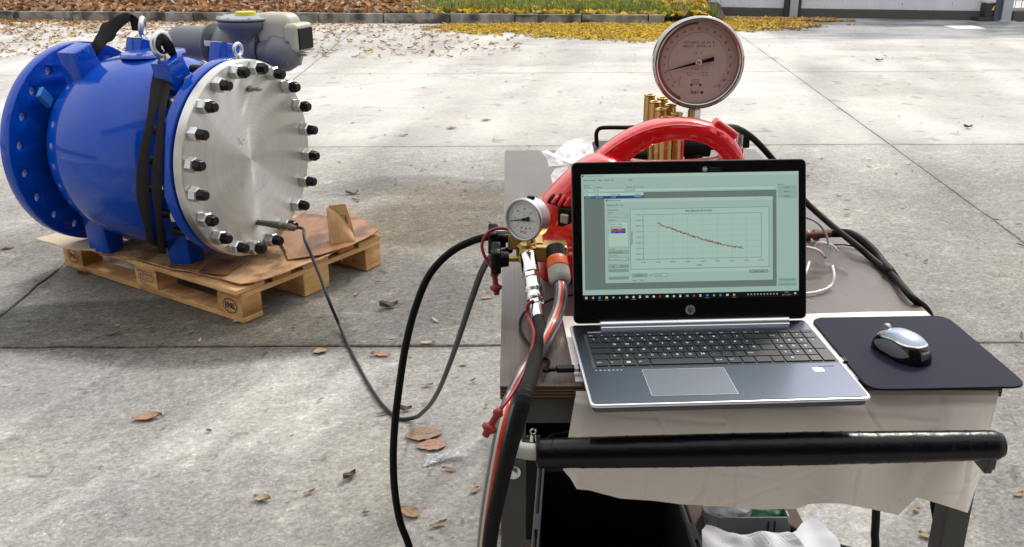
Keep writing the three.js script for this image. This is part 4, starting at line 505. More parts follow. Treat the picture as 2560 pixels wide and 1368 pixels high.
{ const mouse = thing('computer_mouse', 'silver and black wireless mouse on the dark blue mat', 'mouse', V(0.577, TY + 0.0062, -1.267), 0.46);
  const L = 0.094, W = 0.057, Hh = 0.0355, surf = (a, t, out = 0) => { const c = Math.cos(a), s = Math.sin(a), e = 2 / 2.5, x = Math.sign(c) * Math.pow(Math.abs(c), e), z = Math.sign(s) * Math.pow(Math.abs(s), e), k = Math.pow(Math.cos(t * PI / 2), 0.62), waist = 1 - 0.10 * Math.exp(-((z + 0.15) ** 2) * 6), y = Hh * Math.sin(t * PI / 2) * (1 - 0.22 * clamp(-z * k) ** 1.5 - 0.06 * clamp(z * k)); return V(x * k * W / 2 * waist * (1 + out), Math.max(0.0008, y) + 0.0012 + out * 0.01, z * k * L / 2 * (1 + out * 0.6)); };
  // the silver shell covers the top; its lower edge dips at the sides and rises at the rear
  const lim = (a) => { const s = Math.sin(a); return 0.53 + 0.02 * clamp(s) ** 2 - 0.06 * clamp(-s); };
  obj('top_shell', grid((s, t) => surf(s * TAU, lerp(lim(s * TAU), 1, t), 0.012), 72, 24), phys([0.34, 0.40, 0.50], { roughness: 0.2, metalness: 0.5, clearcoat: 0.8, clearcoatRoughness: 0.05 }), mouse);
  obj('lower_body', grid((s, t) => surf(s * TAU, lerp(0, lim(s * TAU) + 0.02, t)), 72, 12), phys([0.006, 0.006, 0.007], { roughness: 0.12 }), mouse);
  obj('chrome_strip', grid((s, t) => surf(s * TAU, lim(s * TAU) - 0.035 + 0.05 * t, 0.018), 72, 3), M.chrome, mouse);
  for (const c of [0, PI]) obj('side_grip', grid((s, t) => { const a = c + (s - 0.5) * 1.5, m = 0.22 * (1 - (2 * s - 1) ** 2); return surf(a, lerp(0.24 - m * 0.8, 0.24 + m, t), 0.025); }, 20, 8), mat([0.13, 0.135, 0.15], { roughness: 0.45 }), mouse);
  obj('scroll_wheel', cylX(0.009, 0.009, 0.006, 24).translate(0, 0.0268, -0.032), mat([0.3, 0.32, 0.34], { roughness: 0.35, metalness: 0.6 }), mouse);
  const lg = grid((s, t) => surf(PI / 2 - 0.0 + (0.5 - s) * 0.62, 0.29 + 0.12 * (t), 0.02), 12, 4); obj('print', lg, mat(null, { map: drawn(256, 64, (g) => { g.fillStyle = '#b9bec6'; g.font = 'bold 46px sans-serif'; g.textAlign = 'center'; g.fillText('logitech', 128, 46); }), transparent: true, alphaTest: 0.3, roughness: 0.3 }), mouse); }

// ---------------------------------------------------------------- red pressure pump
M.red = phys([0.74, 0.008, 0.014], { roughness: 0.26, clearcoat: 0.7, clearcoatRoughness: 0.12, bumpMap: blueBump, bumpScale: 0.0003 });
M.redRubber = mat([0.24, 0.008, 0.014], { roughness: 0.45 });
M.steelGrey = mat([0.48, 0.49, 0.50], { roughness: 0.35, metalness: 0.9 });
const PZ = -1.68, pump = thing('pressure_pump', 'glossy red plastic pressure test pump with arched handle behind the laptop', 'pump', V(0.25, TY, PZ));
const pumpHit = (() => { // the pump's hood: a blunt egg shape lying along x
  const c = V(0.255, 0.935, PZ), h = V(0.222, 0.100, 0.122), e = 2.3; const inside = (p) => { const a = Math.abs((p.x - c.x) / h.x), b = Math.abs((p.y - c.y) / h.y), d = Math.abs((p.z - c.z) / h.z); return Math.pow(a, e) + Math.pow(b, e) + Math.pow(d, e); };
  const at = (a, b, k = 1) => { const cb = Math.cos(b), dir = V(Math.sin(b), cb * Math.sin(a), cb * Math.cos(a)), q = Math.pow(Math.abs(dir.x / h.x), e) + Math.pow(Math.abs(dir.y / h.y), e) + Math.pow(Math.abs(dir.z / h.z), e); return dir.multiplyScalar(k * Math.pow(q, -1 / e)).add(c); };
  const hit = (u, v) => { const d = ray(u, v), o = V(0, EYE, 0); for (let t = 1.3; t < 2.2; t += 0.001) { const p = o.clone().addScaledVector(d, t); if (inside(p) < 1) return p; } return onZ(u, v, PZ); };
  return { c, h, at, hit }; })();
{ wobj('housing', grid((s, t) => pumpHit.at(s * TAU, lerp(-PI / 2, PI / 2, t)), 96, 64), M.red, pump);
  wobj('base', [box(0.36, 0.05, 0.17, 0.255, TY + 0.027, PZ + 0.01, 0.018, 4), box(0.07, 0.06, 0.05, 0.085, TY + 0.032, PZ + 0.085, 0.014, 4), box(0.07, 0.06, 0.05, 0.40, TY + 0.032, PZ + 0.085, 0.014, 4)], M.red, pump);
  const S = (pts) => pts.map(([u, v]) => { const p = onZ(u, v, PZ); return new THREE.Vector2(p.x, p.y); }), smooth = (pts) => new THREE.SplineCurve([...pts, pts[0]]).getPoints(pts.length * 5).slice(0, -1).reverse();
  const shape = new THREE.Shape(smooth(S([[1395, 500], [1425, 448], [1462, 410], [1510, 366], [1565, 329], [1625, 304], [1690, 295], [1745, 299], [1795, 315], [1832, 344], [1856, 388], [1864, 430], [1850, 470], [1780, 490], [1600, 500], [1470, 520]])));
  shape.holes.push(new THREE.Path(smooth(S([[1572, 398], [1590, 381], [1622, 362], [1660, 350], [1705, 346], [1742, 351], [1773, 364], [1795, 384], [1797, 394], [1760, 400], [1690, 404], [1620, 404]]))));
  wobj('handle', crease(new THREE.ExtrudeGeometry(shape, { depth: 0.022, bevelEnabled: true, bevelSize: 0.013, bevelThickness: 0.018, bevelOffset: -0.013, bevelSegments: 7, curveSegments: 10 }).translate(0, 0, PZ - 0.011), 0.9), M.red, pump);
  { const lp = [[1448, 424], [1500, 376], [1560, 334], [1622, 307], [1690, 297], [1748, 301]].map(([u, v]) => onZ(u, v + 9, PZ).add(V(0, 0, 0.0265))); wobj('handle_seam', tube(lp, 0.0022, 60, 8), M.red, pump); }
  { const hz = PZ + 0.045, hs = new THREE.Shape(new THREE.SplineCurve([[1600, 560], [1600, 470], [1570, 412], [1510, 392], [1462, 405], [1420, 436], [1378, 478], [1350, 512], [1342, 560], [1346, 612], [1372, 650], [1430, 662], [1520, 640]].map(([u, v]) => { const p = onZ(u, v, hz); return new THREE.Vector2(p.x, p.y); })).getPoints(60));
    wobj('hood', crease(new THREE.ExtrudeGeometry(hs, { depth: 0.03, bevelEnabled: true, bevelSize: 0.03, bevelThickness: 0.034, bevelOffset: -0.03, bevelSegments: 8 }).translate(0, 0, hz - 0.03), 0.9), M.red, pump); }
  wobj('strap_lug', box(0.05, 0.016, 0.03, 0, 0, 0, 0.006).rotateZ(-0.6).translate(...onZ(1812, 322, PZ).toArray()), M.red, pump);
  // cooling ribs round the hood's foot, slanted vents with raised lips, rocker switch
  for (const [y, k] of [[0.918, 0.955], [0.906, 0.925], [0.894, 0.89]]) { const pts = []; for (let i = 0; i <= 60; i++) { const a = i / 60 * PI, q = Math.pow(Math.max(0.01, 1 - Math.pow(Math.abs(y - pumpHit.c.y) / pumpHit.h.y, 2.3)), 1 / 2.3), e = 2 / 2.3, cx = -Math.cos(a), cz = Math.sin(a); pts.push(V(pumpHit.c.x + Math.sign(cx) * Math.abs(cx) ** e * pumpHit.h.x * q * 1.006, y, PZ + Math.abs(cz) ** e * pumpHit.h.z * q * 1.006)); } wobj('rib', tube(pts, 0.0042, 90, 8), M.red, pump); }
  for (const [a, b, c, d] of [[1352, 497, 1366, 480], [1367, 502, 1384, 478], [1383, 503, 1401, 476]]) { const p = onZ(a + 20, b + 10, PZ + 0.076), q = onZ(c + 20, d + 8, PZ + 0.066), o = V(0, 0, 0.002); wobj('vent', tube([p.clone().add(o), p.clone().lerp(q, 0.5).add(o).add(V(-0.001, 0.001, 0.001)), q.clone().add(o)], 0.0045, 12, 8), M.black, pump); const o2 = V(0.006, 0.0, 0.006); wobj('vent_lip', tube([p.clone().add(o2), p.clone().lerp(q, 0.5).add(o2).add(V(0, 0.001, 0.001)), q.clone().add(o2)], 0.004, 12, 8), M.red, pump); }
  { const p = pumpHit.hit(1414, 543), g = box(0.026, 0.034, 0.012, 0, 0, 0, 0.002).rotateY(-0.35); wobj('switch_frame', g.translate(p.x, p.y, p.z), M.black, pump); wobj('switch_rocker', box(0.014, 0.017, 0.008, 0, 0, 0, 0.002).rotateY(-0.35).rotateX(0.2).translate(p.x - 0.002, p.y - 0.001, p.z + 0.005), mat([0.4, 0.38, 0.36], { roughness: 0.3 }), pump); }
  // brass manifold
  const Q = (u, v, z) => onZ(u, v, z), between = (u0, v0, u1, v1, z, d, r = 0.003) => { const a = Q(u0, v1, z), b = Q(u1, v0, z); return box(b.x - a.x, b.y - a.y, d, (a.x + b.x) / 2, (a.y + b.y) / 2, z - d / 2, r); };
  wobj('manifold', [between(1330, 617, 1422, 658, -1.485, 0.04, 0.006), between(1270, 585, 1330, 626, -1.515, 0.036, 0.004), between(1336, 606, 1360, 622, -1.50, 0.04, 0.003), flat(lathe([[0.012, -0.016], [0.0185, -0.012], [0.0185, 0.014], [0.013, 0.018], [0.001, 0.018]], 8)).translate(...Q(1318, 634, -1.495).toArray()), between(1300, 618, 1420, 646, -1.52, 0.05, 0.008)], M.brass, pump);
  wobj('gauge_stem', [cyl(0.0062, 0.0062, 0.03, 14).translate(...Q(1327, 605, -1.492).toArray()), hexNut(0.014, 0.009).translate(...Q(1327, 619, -1.492).toArray())], M.brass, pump);
  // black star knobs, seen from the side
  const star = new THREE.Shape(); for (let i = 0; i <= 100; i++) { const a = i / 100 * TAU, r = 0.0245 + 0.0045 * Math.cos(5 * a); i ? star.lineTo(r * Math.cos(a), r * Math.sin(a)) : star.moveTo(r * Math.cos(a), r * Math.sin(a)); }
  for (const [u, v, z] of [[1233, 601, -1.545], [1240, 648, -1.49]]) { const p = Q(u, v, z), k = wobj('knob', [crease(ext(star, 0.017, 0.0035, 4).rotateY(PI / 2), 0.7).translate(p.x - 0.0085, p.y, p.z), cylX(0.0125, 0.0145, 0.014, 24).translate(p.x + 0.0148, p.y, p.z)], M.black, pump); const s = cylX(0.0045, 0.0045, 0.03, 14).translate(p.x + 0.034, p.y, p.z); wobj('valve_stem', s, M.brass, pump); }
  wobj('stub', cylX(0.004, 0.004, 0.03, 14).translate(...Q(1262, 579, -1.52).toArray()), M.chrome, pump);
  // small gauge, turned to the left
  const gp = Q(1310, 549, -1.468), G = (g) => g.rotateX(-0.10).rotateY(-0.60).translate(gp.x, gp.y, gp.z), gR = 0.0355;
  const sg = wobj('small_gauge', G(latheZ([[0.001, -0.031], [0.0315, -0.030], [0.0335, -0.027], [0.0335, -0.004], [gR, -0.004], [gR, 0.003], [0.0335, 0.005], [0.0315, 0.0045], [0.031, 0.0005]], 64)), M.steelGrey, pump, 'silver pressure gauge on the brass manifold');
  const dial = drawn(512, 512, (g) => { const bgc = '#c6c8c6'; g.fillStyle = bgc; g.fillRect(0, 0, 512, 512); g.translate(256, 256); g.strokeStyle = g.fillStyle = '#24282a'; g.lineWidth = 3; for (let k = 0; k <= 60; k++) { const a = 2.36 + k / 60 * 4.71, r = k % 10 === 0 ? 176 : k % 5 === 0 ? 188 : 198; g.beginPath(); g.moveTo(r * Math.cos(a), r * Math.sin(a)); g.lineTo(214 * Math.cos(a), 214 * Math.sin(a)); g.stroke(); } g.font = 'bold 34px sans-serif'; g.textAlign = 'center'; for (let k = 0; k <= 6; k++) { const a = 2.36 + k / 6 * 4.71; g.fillText(String(k * 10), 146 * Math.cos(a), 146 * Math.sin(a) + 12); } g.lineWidth = 2; g.beginPath(); g.arc(0, 0, 104, 2.36, 7.07); g.stroke(); g.font = '22px sans-serif'; g.fillText('bar', 0, -52); g.font = '18px sans-serif'; g.fillText('psi', -90, 158); for (const x of [-32, 40]) { g.beginPath(); g.arc(x, 116, 15, 0, 7); g.fill(); g.fillStyle = '#b9bbb9'; g.fillRect(x - 10, 113, 20, 6); g.fillStyle = '#24282a'; } g.fillStyle = '#a01022'; g.font = 'bold 52px sans-serif'; g.fillText('MGF', 4, 190); });
  wobj('dial', G(new THREE.CircleGeometry(0.0312, 48).translate(0, 0, 0.0002)), mat(null, { map: dial, roughness: 0.5 }), sg);
  wobj('needle', G(merge([ext(poly([[-0.0285, 0.0004], [-0.0285, -0.0004], [0.004, -0.0014], [0.004, 0.0014]]), 0.0006).translate(0, 0, 0.0016), ext(poly([[0.002, -0.002], [0.0115, -0.0042], [0.0115, 0.0042], [0.002, 0.002]]), 0.0006).translate(0, 0, 0.0016), cylZ(0.0028, 0.0028, 0.002, 16).translate(0, 0, 0.002)]).rotateZ(0.24)), M.black, sg);
  wobj('plug', G(merge([cyl(0.006, 0.0065, 0.005, 16).translate(0.002, 0.0352, -0.014)])), M.black, sg);
  // chrome coupling and hose connector, both leaning down towards the front edge
  const along = (g, a, b) => { const d = b.clone().sub(a).normalize(), q = new THREE.Quaternion().setFromUnitVectors(V(0, 1, 0), d); return g.applyMatrix4(new THREE.Matrix4().compose(a, q, V(1, 1, 1))); };
  const cA = Q(1320, 640, -1.478), cB = Q(1346, 797, -1.392), cl = cA.distanceTo(cB), sc = cl / 0.16;
  wobj('chrome_coupling', along(merge([lathe([[0.001, -0.004], [0.0135, -0.004], [0.0140, 0.0], [0.0142, 0.044], [0.013, 0.046]].map(([r, y]) => [r, y * sc]), 32), flat(lathe([[0.0135, 0.046], [0.0152, 0.048], [0.0152, 0.058], [0.0135, 0.060]].map(([r, y]) => [r, y * sc]), 6)), lathe([[0.0128, 0.06], [0.0132, 0.08], [0.0146, 0.082], [0.0146, 0.090], [0.0125, 0.093], [0.0125, 0.1], [0.0138, 0.101], [0.0138, 0.112], [0.0118, 0.114]].map(([r, y]) => [r, y * sc]), 32), flat(lathe([[0.0118, 0.114], [0.0135, 0.116], [0.0135, 0.125], [0.0115, 0.127]].map(([r, y]) => [r, y * sc]), 6)), lathe([[0.0108, 0.127], [0.0112, 0.13], [0.0108, 0.158], [0.0098, 0.161], [0.0085, 0.161]].map(([r, y]) => [r, y * sc]), 32)]), cA, cB), M.chrome, pump);
  const oA = Q(1389, 628, -1.487), oB = Q(1401, 708, -1.432), ol = oA.distanceTo(oB), os = ol / 0.062;
  const knurl = (r, y0, y1, n = 40) => { const s = new THREE.Shape(); for (let i = 0; i <= n * 2; i++) { const a = i / (n * 2) * TAU, q = r * (i % 2 ? 1 : 0.955); i ? s.lineTo(q * Math.cos(a), q * Math.sin(a)) : s.moveTo(q * Math.cos(a), q * Math.sin(a)); } return flat(ext(s, (y1 - y0) * os, 0.0008, 1).rotateX(-PI / 2).translate(0, y0 * os, 0)); };
  wobj('hose_connector', along(knurl(0.0165, -0.006, 0.016), oA, oB), M.black, pump);
  wobj('orange_collar', along(lathe([[0.0145, 0.014], [0.0175, 0.017], [0.0182, 0.024], [0.0182, 0.033], [0.0172, 0.037], [0.012, 0.038]].map(([r, y]) => [r, y * os]), 36), oA, oB), mat([0.75, 0.13, 0.02], { roughness: 0.4 }), pump);
  wobj('grey_collar', along(merge([knurl(0.0182, 0.036, 0.054, 44), lathe([[0.0178, 0.052], [0.0172, 0.058], [0.0135, 0.063], [0.0115, 0.063]].map(([r, y]) => [r, y * os]), 32)]), oA, oB), mat([0.36, 0.35, 0.32], { roughness: 0.5 }), pump);
  // red dust caps on cords
  const capProfile = [[0.001, -0.0005], [0.0046, 0], [0.0052, 0.006], [0.0075, 0.008], [0.0104, 0.0105], [0.0104, 0.0145], [0.0075, 0.0165], [0.0048, 0.018], [0.0046, 0.031], [0.0068, 0.0325], [0.0074, 0.036], [0.0055, 0.038], [0.0045, 0.041], [0.001, 0.041]];
  const c1 = [Q(1285, 576, -1.515), Q(1252, 571, -1.52), Q(1222, 580, -1.515), Q(1205, 612, -1.505), Q(1216, 650, -1.495), Q(1231, 672, -1.487), Q(1237, 690, -1.483)]; wobj('cap_cord', tube(c1, 0.0027, 60, 10), M.redRubber, pump);
  wobj('dust_cap', along(lathe(capProfile, 28), Q(1242, 737, -1.478), Q(1237, 692, -1.483)), M.redRubber, pump);
  // hoses and cords that hang over the front edge
  const hose = [cB.clone(), V(cB.x + 0.001, 0.868, -1.36), onY(1344, 852, 0.872), onY(1332, 922, 0.884), onY(1310, 1000, 0.886), Q(1286, 1085, -1.07), Q(1268, 1150, -1.065), Q(1246, 1240, -1.07), Q(1228, 1330, -1.08), Q(1222, 1400, -1.09), V(-0.042, 0.3, -1.1), V(-0.06, 0.08, -1.12), V(-0.10, 0.0115, -1.0)];
  const h1 = thing('black_hose', 'thick black rubber hose hanging from the chrome coupling over the trolley front', 'hose', hose[5].clone()); wobj('hose', tube(hose, 0.0102, 260, 18), phys([0.006, 0.006, 0.0065], { roughness: 0.55, specularIntensity: 0.35, bumpMap: meshBump, bumpScale: 0.0004 }), h1);
  const hose2 = [oB.clone(), Q(1404, 728, -1.415), Q(1398, 770, -1.395), onY(1382, 812, 0.8665), onY(1358, 860, 0.866), onY(1330, 905, 0.866), onY(1303, 945, 0.869), Q(1283, 985, -1.172), Q(1267, 1030, -1.125), Q(1251, 1100, -1.10), Q(1230, 1215, -1.10), Q(1215, 1320, -1.11), Q(1208, 1400, -1.12), V(-0.066, 0.3, -1.13), V(-0.085, 0.08, -1.15), V(-0.16, 0.0115, -1.05)];
  const hm = pixels(64, 256, (i, j) => { const f = j / 256, w = ((i / 64 * 8 + f * 6) % 1 + 1) % 1, q = ((i / 64 * 8 - f * 6) % 1 + 1) % 1, net = (w < 0.14 || q < 0.14) ? 22 : 0; const b = (f * 3) % 1; if (b > 0.42 && b < 0.66) return [215 + net, 66 + net, 30 + net]; if (b > 0.26 && b <= 0.42) return [212, 204, 196]; return [74 + net, 76 + net, 80 + net]; }, { srgb: true }); hm.repeat.set(60, 1); hm.offset.set(0, 0.08);  // the pale band is an edge highlight put into the hose colour
  const h2 = thing('garden_hose', 'clear grey hose with an orange stripe from the orange connector', 'hose', hose2[7].clone()); wobj('hose', tube(hose2, 0.0108, 260, 24), phys(null, { map: hm, roughness: 0.22, clearcoat: 0.4, clearcoatRoughness: 0.2 }), h2);
  const cord2 = [Q(1334, 752, -1.405), Q(1320, 762, -1.40), Q(1319, 785, -1.395), onY(1334, 830, 0.884), onY(1325, 890, 0.884), onY(1300, 950, 0.880), Q(1275, 992, -1.10), Q(1252, 1022, -1.075), Q(1241, 1040, -1.072)];
  const dc = thing('dust_cap', 'red rubber dust cap hanging on a cord before the trolley front', 'dust cap', cord2[6].clone()); wobj('cord', tube(cord2, 0.0027, 90, 10), M.redRubber, dc); wobj('cap', along(lathe(capProfile.map(([r, y]) => [r * 0.98, y * 1.0]), 28), Q(1212, 1091, -1.065), Q(1241, 1040, -1.072)), M.redRubber, dc); }
// loops of black hose on the left
{ const Q = onZ, pts = [Q(1290, 600, -1.535), Q(1225, 592, -1.54), Q(1180, 603, -1.545), Q(1125, 632, -1.545), Q(1075, 685, -1.53), Q(1040, 765, -1.51), Q(1015, 860, -1.49), Q(999, 960, -1.47), Q(987, 1060, -1.455), Q(983, 1150, -1.445), Q(987, 1230, -1.44), Q(1000, 1305, -1.435), Q(1024, 1372, -1.43), V(-0.17, 0.22, -1.41), V(-0.12, 0.05, -1.36), V(-0.02, 0.0095, -1.2)];
  const t = thing('black_hose', 'black hose in a long loop hanging left of the trolley to the ground', 'hose', pts[8].clone()); wobj('hose', tube(pts, 0.0066, 240, 16), M.rubber, t); }
{ const Q = onZ, rad = 0.0062, g = (u, v, y = rad + 0.001) => onY(u, v, y);
  const front = valveW(0.0, -0.262, 0.0), tip = valveW(0.02, -0.268, 0.17);
  const pts = [tip.clone(), tip.clone().add(V(0.03, 0.001, 0.018)), Q(762, 600, -3.43), Q(783, 650, -3.38), Q(803, 700, -3.32), Q(822, 752, -3.26), g(846, 808, 0.03), g(868, 860), g(893, 910), g(925, 968), g(965, 1022), g(1000, 1048), g(1030, 1046, 0.012), Q(1062, 1026, -2.45), Q(1092, 985, -2.25), Q(1122, 915, -2.05), Q(1152, 830, -1.88), Q(1182, 740, -1.74), Q(1208, 672, -1.64), Q(1232, 640, -1.58), Q(1275, 625, -1.54)];
  const t = thing('test_cable', 'grey black test line from the valve disc along the ground to the pump manifold', 'cable', pts[10].clone().setY(0)); wobj('cable', tube(pts, rad, 260, 14), phys([0.022, 0.023, 0.026], { roughness: 0.42, specularIntensity: 0.6 }), t);
  const al = (gm, a, b) => { const d = b.clone().sub(a).normalize(); return gm.applyMatrix4(new THREE.Matrix4().compose(a, new THREE.Quaternion().setFromUnitVectors(V(0, 1, 0), d), V(1, 1, 1))); };
  wobj('probe', al(lathe([[0.009, 0], [0.012, 0.002], [0.012, 0.03], [0.0095, 0.034], [0.0125, 0.036], [0.0125, 0.052], [0.010, 0.055], [0.014, 0.058], [0.015, 0.10], [0.014, 0.108], [0.010, 0.112], [0.013, 0.115], [0.013, 0.15], [0.009, 0.165], [0.0075, 0.178]], 26), front, tip), mat([0.16, 0.155, 0.14], { roughness: 0.28, metalness: 0.9 }), t); }
// thin USB lead on the table
{ const pl = laptop.localToWorld(V(-0.192, 0.0095, 0.0065)), dir = V(-Math.cos(0.046), 0, Math.sin(0.046)), y = TY + 0.004;
  const pts = [pl.clone().addScaledVector(dir, 0.026), pl.clone().addScaledVector(dir, 0.045).add(V(0, -0.003, 0)), onY(1372, 902, y), onY(1345, 888, y), onY(1322, 860, y), onY(1303, 828, y), onY(1301, 800, y), onY(1318, 776, y), onY(1350, 762, y), onY(1400, 742, y), onY(1470, 735, y)];
  const t = thing('usb_cable', 'thin black lead with its plug in the left side of the laptop', 'cable', pl.clone()); wobj('lead', tube(pts, 0.0021, 110, 10), M.rubber, t);
  const g = [box(0.026, 0.008, 0.0125, -0.015, 0, 0, 0.002), box(0.012, 0.006, 0.008, -0.034, 0, 0, 0.002), box(0.008, 0.005, 0.011, 0.0015, 0, 0)].map((q, i) => [q, i]); wobj('plug', merge([g[0][0], g[1][0]]).rotateY(0.046).translate(pl.x, pl.y, pl.z), M.black, t); wobj('contact', g[2][0].rotateY(0.046).translate(pl.x, pl.y, pl.z), M.zinc, t); }

// ---------------------------------------------------------------- large test gauge on its valve, brass nozzles
{ const z = -2.15, c = onZ(1746, 157, z), t = thing('test_gauge', 'large round chrome test gauge with a pinkish dial on a black valve', 'pressure gauge', V(c.x, TY, z)), T = (g) => g.rotateX(-0.03).translate(c.x, c.y, c.z), R = 0.1025;
  wobj('case', T(latheZ([[0.001, -0.062], [0.088, -0.06], [0.096, -0.054], [0.0975, -0.05], [0.0975, -0.006], [R, -0.006], [R + 0.0005, 0.0], [R, 0.006], [0.097, 0.009], [0.0925, 0.0085], [0.0905, 0.004], [0.0905, -0.010]], 96)), mat([0.48, 0.45, 0.43], { roughness: 0.1, metalness: 1 }), t);
  const dial = drawn(1024, 1024, (g) => { g.fillStyle = '#b8a8a4'; g.fillRect(0, 0, 1024, 1024); g.translate(512, 512); g.fillStyle = '#2b2022'; g.strokeStyle = '#2b2022'; g.textAlign = 'center'; g.lineWidth = 3;
    for (let k = 0; k <= 100; k++) { const a = 2.36 + k / 100 * 4.71, r = k % 5 === 0 ? 452 : 466; g.beginPath(); g.moveTo(r * Math.cos(a), r * Math.sin(a)); g.lineTo(484 * Math.cos(a), 484 * Math.sin(a)); g.stroke(); } g.font = 'bold 38px sans-serif'; for (let k = 0; k <= 20; k++) { const a = 2.36 + k / 20 * 4.71; g.save(); g.translate(422 * Math.cos(a), 422 * Math.sin(a)); g.rotate(a + PI / 2); g.fillText(String(k * 2), 0, 12); g.restore(); }
    g.font = 'bold 40px monospace'; g.fillText('ACCURACY ±0.25 %', 8, -236); g.fillText('OMOLOT INTPAL 0.2', 4, -188); g.font = '36px monospace'; g.fillText('20 °C', 6, -100); g.font = '34px monospace'; g.fillText('B  Brown  C  D', 0, 92); g.font = '28px monospace'; g.fillText('Serie N°  1-90658', 0, 140); g.fillText('Data    11.08.08', 10, 172); g.lineWidth = 5; g.strokeRect(-46, 218, 74, 58); g.beginPath(); g.moveTo(-26, 276); g.lineTo(-26, 240); g.lineTo(8, 240); g.lineTo(8, 276); g.stroke(); for (const x of [-62, 52]) { g.beginPath(); g.arc(x, 286, 17, 0, 7); g.fill(); } g.fillStyle = '#8c3a40'; g.font = '26px monospace'; g.fillText('CL.-0.25', -8, 340); g.fillStyle = '#171213'; g.font = 'bold 66px sans-serif'; g.fillText('bar', -12, 400); g.beginPath(); g.arc(78, 382, 20, 0, 7); g.fill();
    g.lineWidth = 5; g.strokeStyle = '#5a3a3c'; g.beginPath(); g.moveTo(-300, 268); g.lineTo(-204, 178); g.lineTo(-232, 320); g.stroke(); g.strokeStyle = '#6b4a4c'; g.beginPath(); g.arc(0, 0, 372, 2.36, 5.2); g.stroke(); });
  wobj('dial', T(new THREE.CircleGeometry(0.0905, 72).translate(0, 0, -0.0095)), mat(null, { map: dial, roughness: 0.55 }), t);
  const ringAt = (a0, a1, r0, r1) => { const s = new THREE.Shape(); s.absarc(0, 0, r1, a0, a1, false); s.absarc(0, 0, r0, a1, a0, true); return ext(s, 0.0008, 0, 1, 60).translate(0, 0, -0.0092); };
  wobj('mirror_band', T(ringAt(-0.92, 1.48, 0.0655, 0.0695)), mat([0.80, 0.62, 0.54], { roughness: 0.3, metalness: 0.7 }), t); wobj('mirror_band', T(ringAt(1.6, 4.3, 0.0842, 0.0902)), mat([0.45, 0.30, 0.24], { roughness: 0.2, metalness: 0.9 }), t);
  wobj('needle', T(merge([ext(poly([[-0.0755, 0.0003], [-0.0755, -0.0003], [-0.02, -0.0024], [0.004, -0.003], [0.004, 0.003], [-0.02, 0.0026]]), 0.001), ext(poly([[0.0, -0.003], [0.034, -0.0052], [0.036, 0.0044], [0.0, 0.003]]), 0.001)]).rotateZ(0.245).translate(0.002, 0, -0.0045)), M.black, t);
  wobj('needle_hub', T(latheZ([[0.0075, -0.0045], [0.0075, -0.002], [0.005, -0.001], [0.001, -0.001]], 24).translate(0.002, 0, 0)), mat([0.7, 0.62, 0.58], { roughness: 0.25, metalness: 0.8 }), t);
  wobj('glass', T(new THREE.CircleGeometry(0.0915, 64).translate(0, 0, 0.0052)), phys([1, 1, 1], { transmission: 1, roughness: 0.02, thickness: 0, ior: 1.45 }), t);
  const st = onZ(1740, 290, z), sub = onZ(1742, 372, z); wobj('stem', [flat(lathe([[0.015, -0.012], [0.017, -0.01], [0.017, 0.012], [0.014, 0.014]], 6)).translate(st.x, st.y - 0.002, z - 0.03), cyl(0.011, 0.013, 0.04, 20).translate(st.x, st.y + 0.01, z - 0.03), cyl(0.009, 0.009, 0.09, 20).translate(st.x + 0.002, st.y - 0.045, z - 0.03)], M.chrome, t);
  wobj('valve_body', [cylX(0.024, 0.024, 0.07, 28).translate(sub.x, sub.y - 0.002, z - 0.03), cyl(0.016, 0.02, 0.05, 24).translate(sub.x, sub.y + 0.012, z - 0.03), cylX(0.016, 0.013, 0.05, 24).translate(sub.x + 0.05, sub.y + 0.004, z - 0.03), cyl(0.02, 0.03, sub.y - TY - 0.01, 20).translate(sub.x, TY + (sub.y - TY - 0.01) / 2, z - 0.03), box(0.16, 0.02, 0.12, sub.x - 0.02, TY + 0.010, z - 0.03, 0.004)], M.black, t);
  wobj('red_lever', box(0.022, 0.05, 0.012, 0, 0, 0, 0.004).translate(...onZ(1697, 376, z + 0.02).toArray()), M.red, t); }
{ let first; const spec = [[1625, 235, -2.27, 'far left brass tube of the row behind the red handle'], [1657, 243, -2.25, 'brass tube half hidden behind the front row, farthest of the rear row'], [1639, 252, -2.22, 'second brass tube from the far left of the front row'], [1677, 260, -2.19, 'middle brass tube of the rear row below the large gauge'], [1654, 271, -2.17, 'third brass tube of the front row behind the red handle'], [1693, 281, -2.13, 'rear row brass tube nearest to the stem of the large gauge'], [1668, 291, -2.11, 'nearest brass tube of the front row, partly behind the red handle']];
  for (const [u, v, z, label] of spec) { const p = onZ(u, v, z), h = p.y - TY, k = 0.0136;
    if (!first) { first = thing('brass_tube', label, 'brass tube', V(p.x, TY, z), 0, 'upright brass tubes behind the pump'); obj('barrel', lathe([[0.010, 0], [0.017, 0.002], [0.017, 0.03], [k, 0.034], [k, 0.1], [k * 1.06, 0.103], [k * 1.06, 0.112], [k, 0.115], [k, h - 0.012], [k * 0.92, h - 0.008], [k * 0.92, h - 0.004]], 28), M.brass, first); obj('rim', new THREE.TorusGeometry(k * 0.86, 0.0026, 10, 28).rotateX(PI / 2).translate(0, h - 0.003, 0), M.brass, first); obj('bore', cyl(k * 0.7, k * 0.7, 0.002, 20).translate(0, h - 0.010, 0), M.black, first); for (const y of [0.075, 0.14]) obj('screw', cylZ(0.0035, 0.0035, 0.003, 10).translate(0, y, k), M.zinc, first); first.userData.h = h; }
    else { const c = first.clone(); c.name = numbered('brass_tube'); c.position.set(p.x, TY, z); c.scale.set(1, h / first.userData.h, 1); tag(c, label, 'brass tube', 'upright brass tubes behind the pump'); scene.add(c); } }
  delete first.userData.h; scene.traverse((o) => { if (o.userData.h) delete o.userData.h; }); }
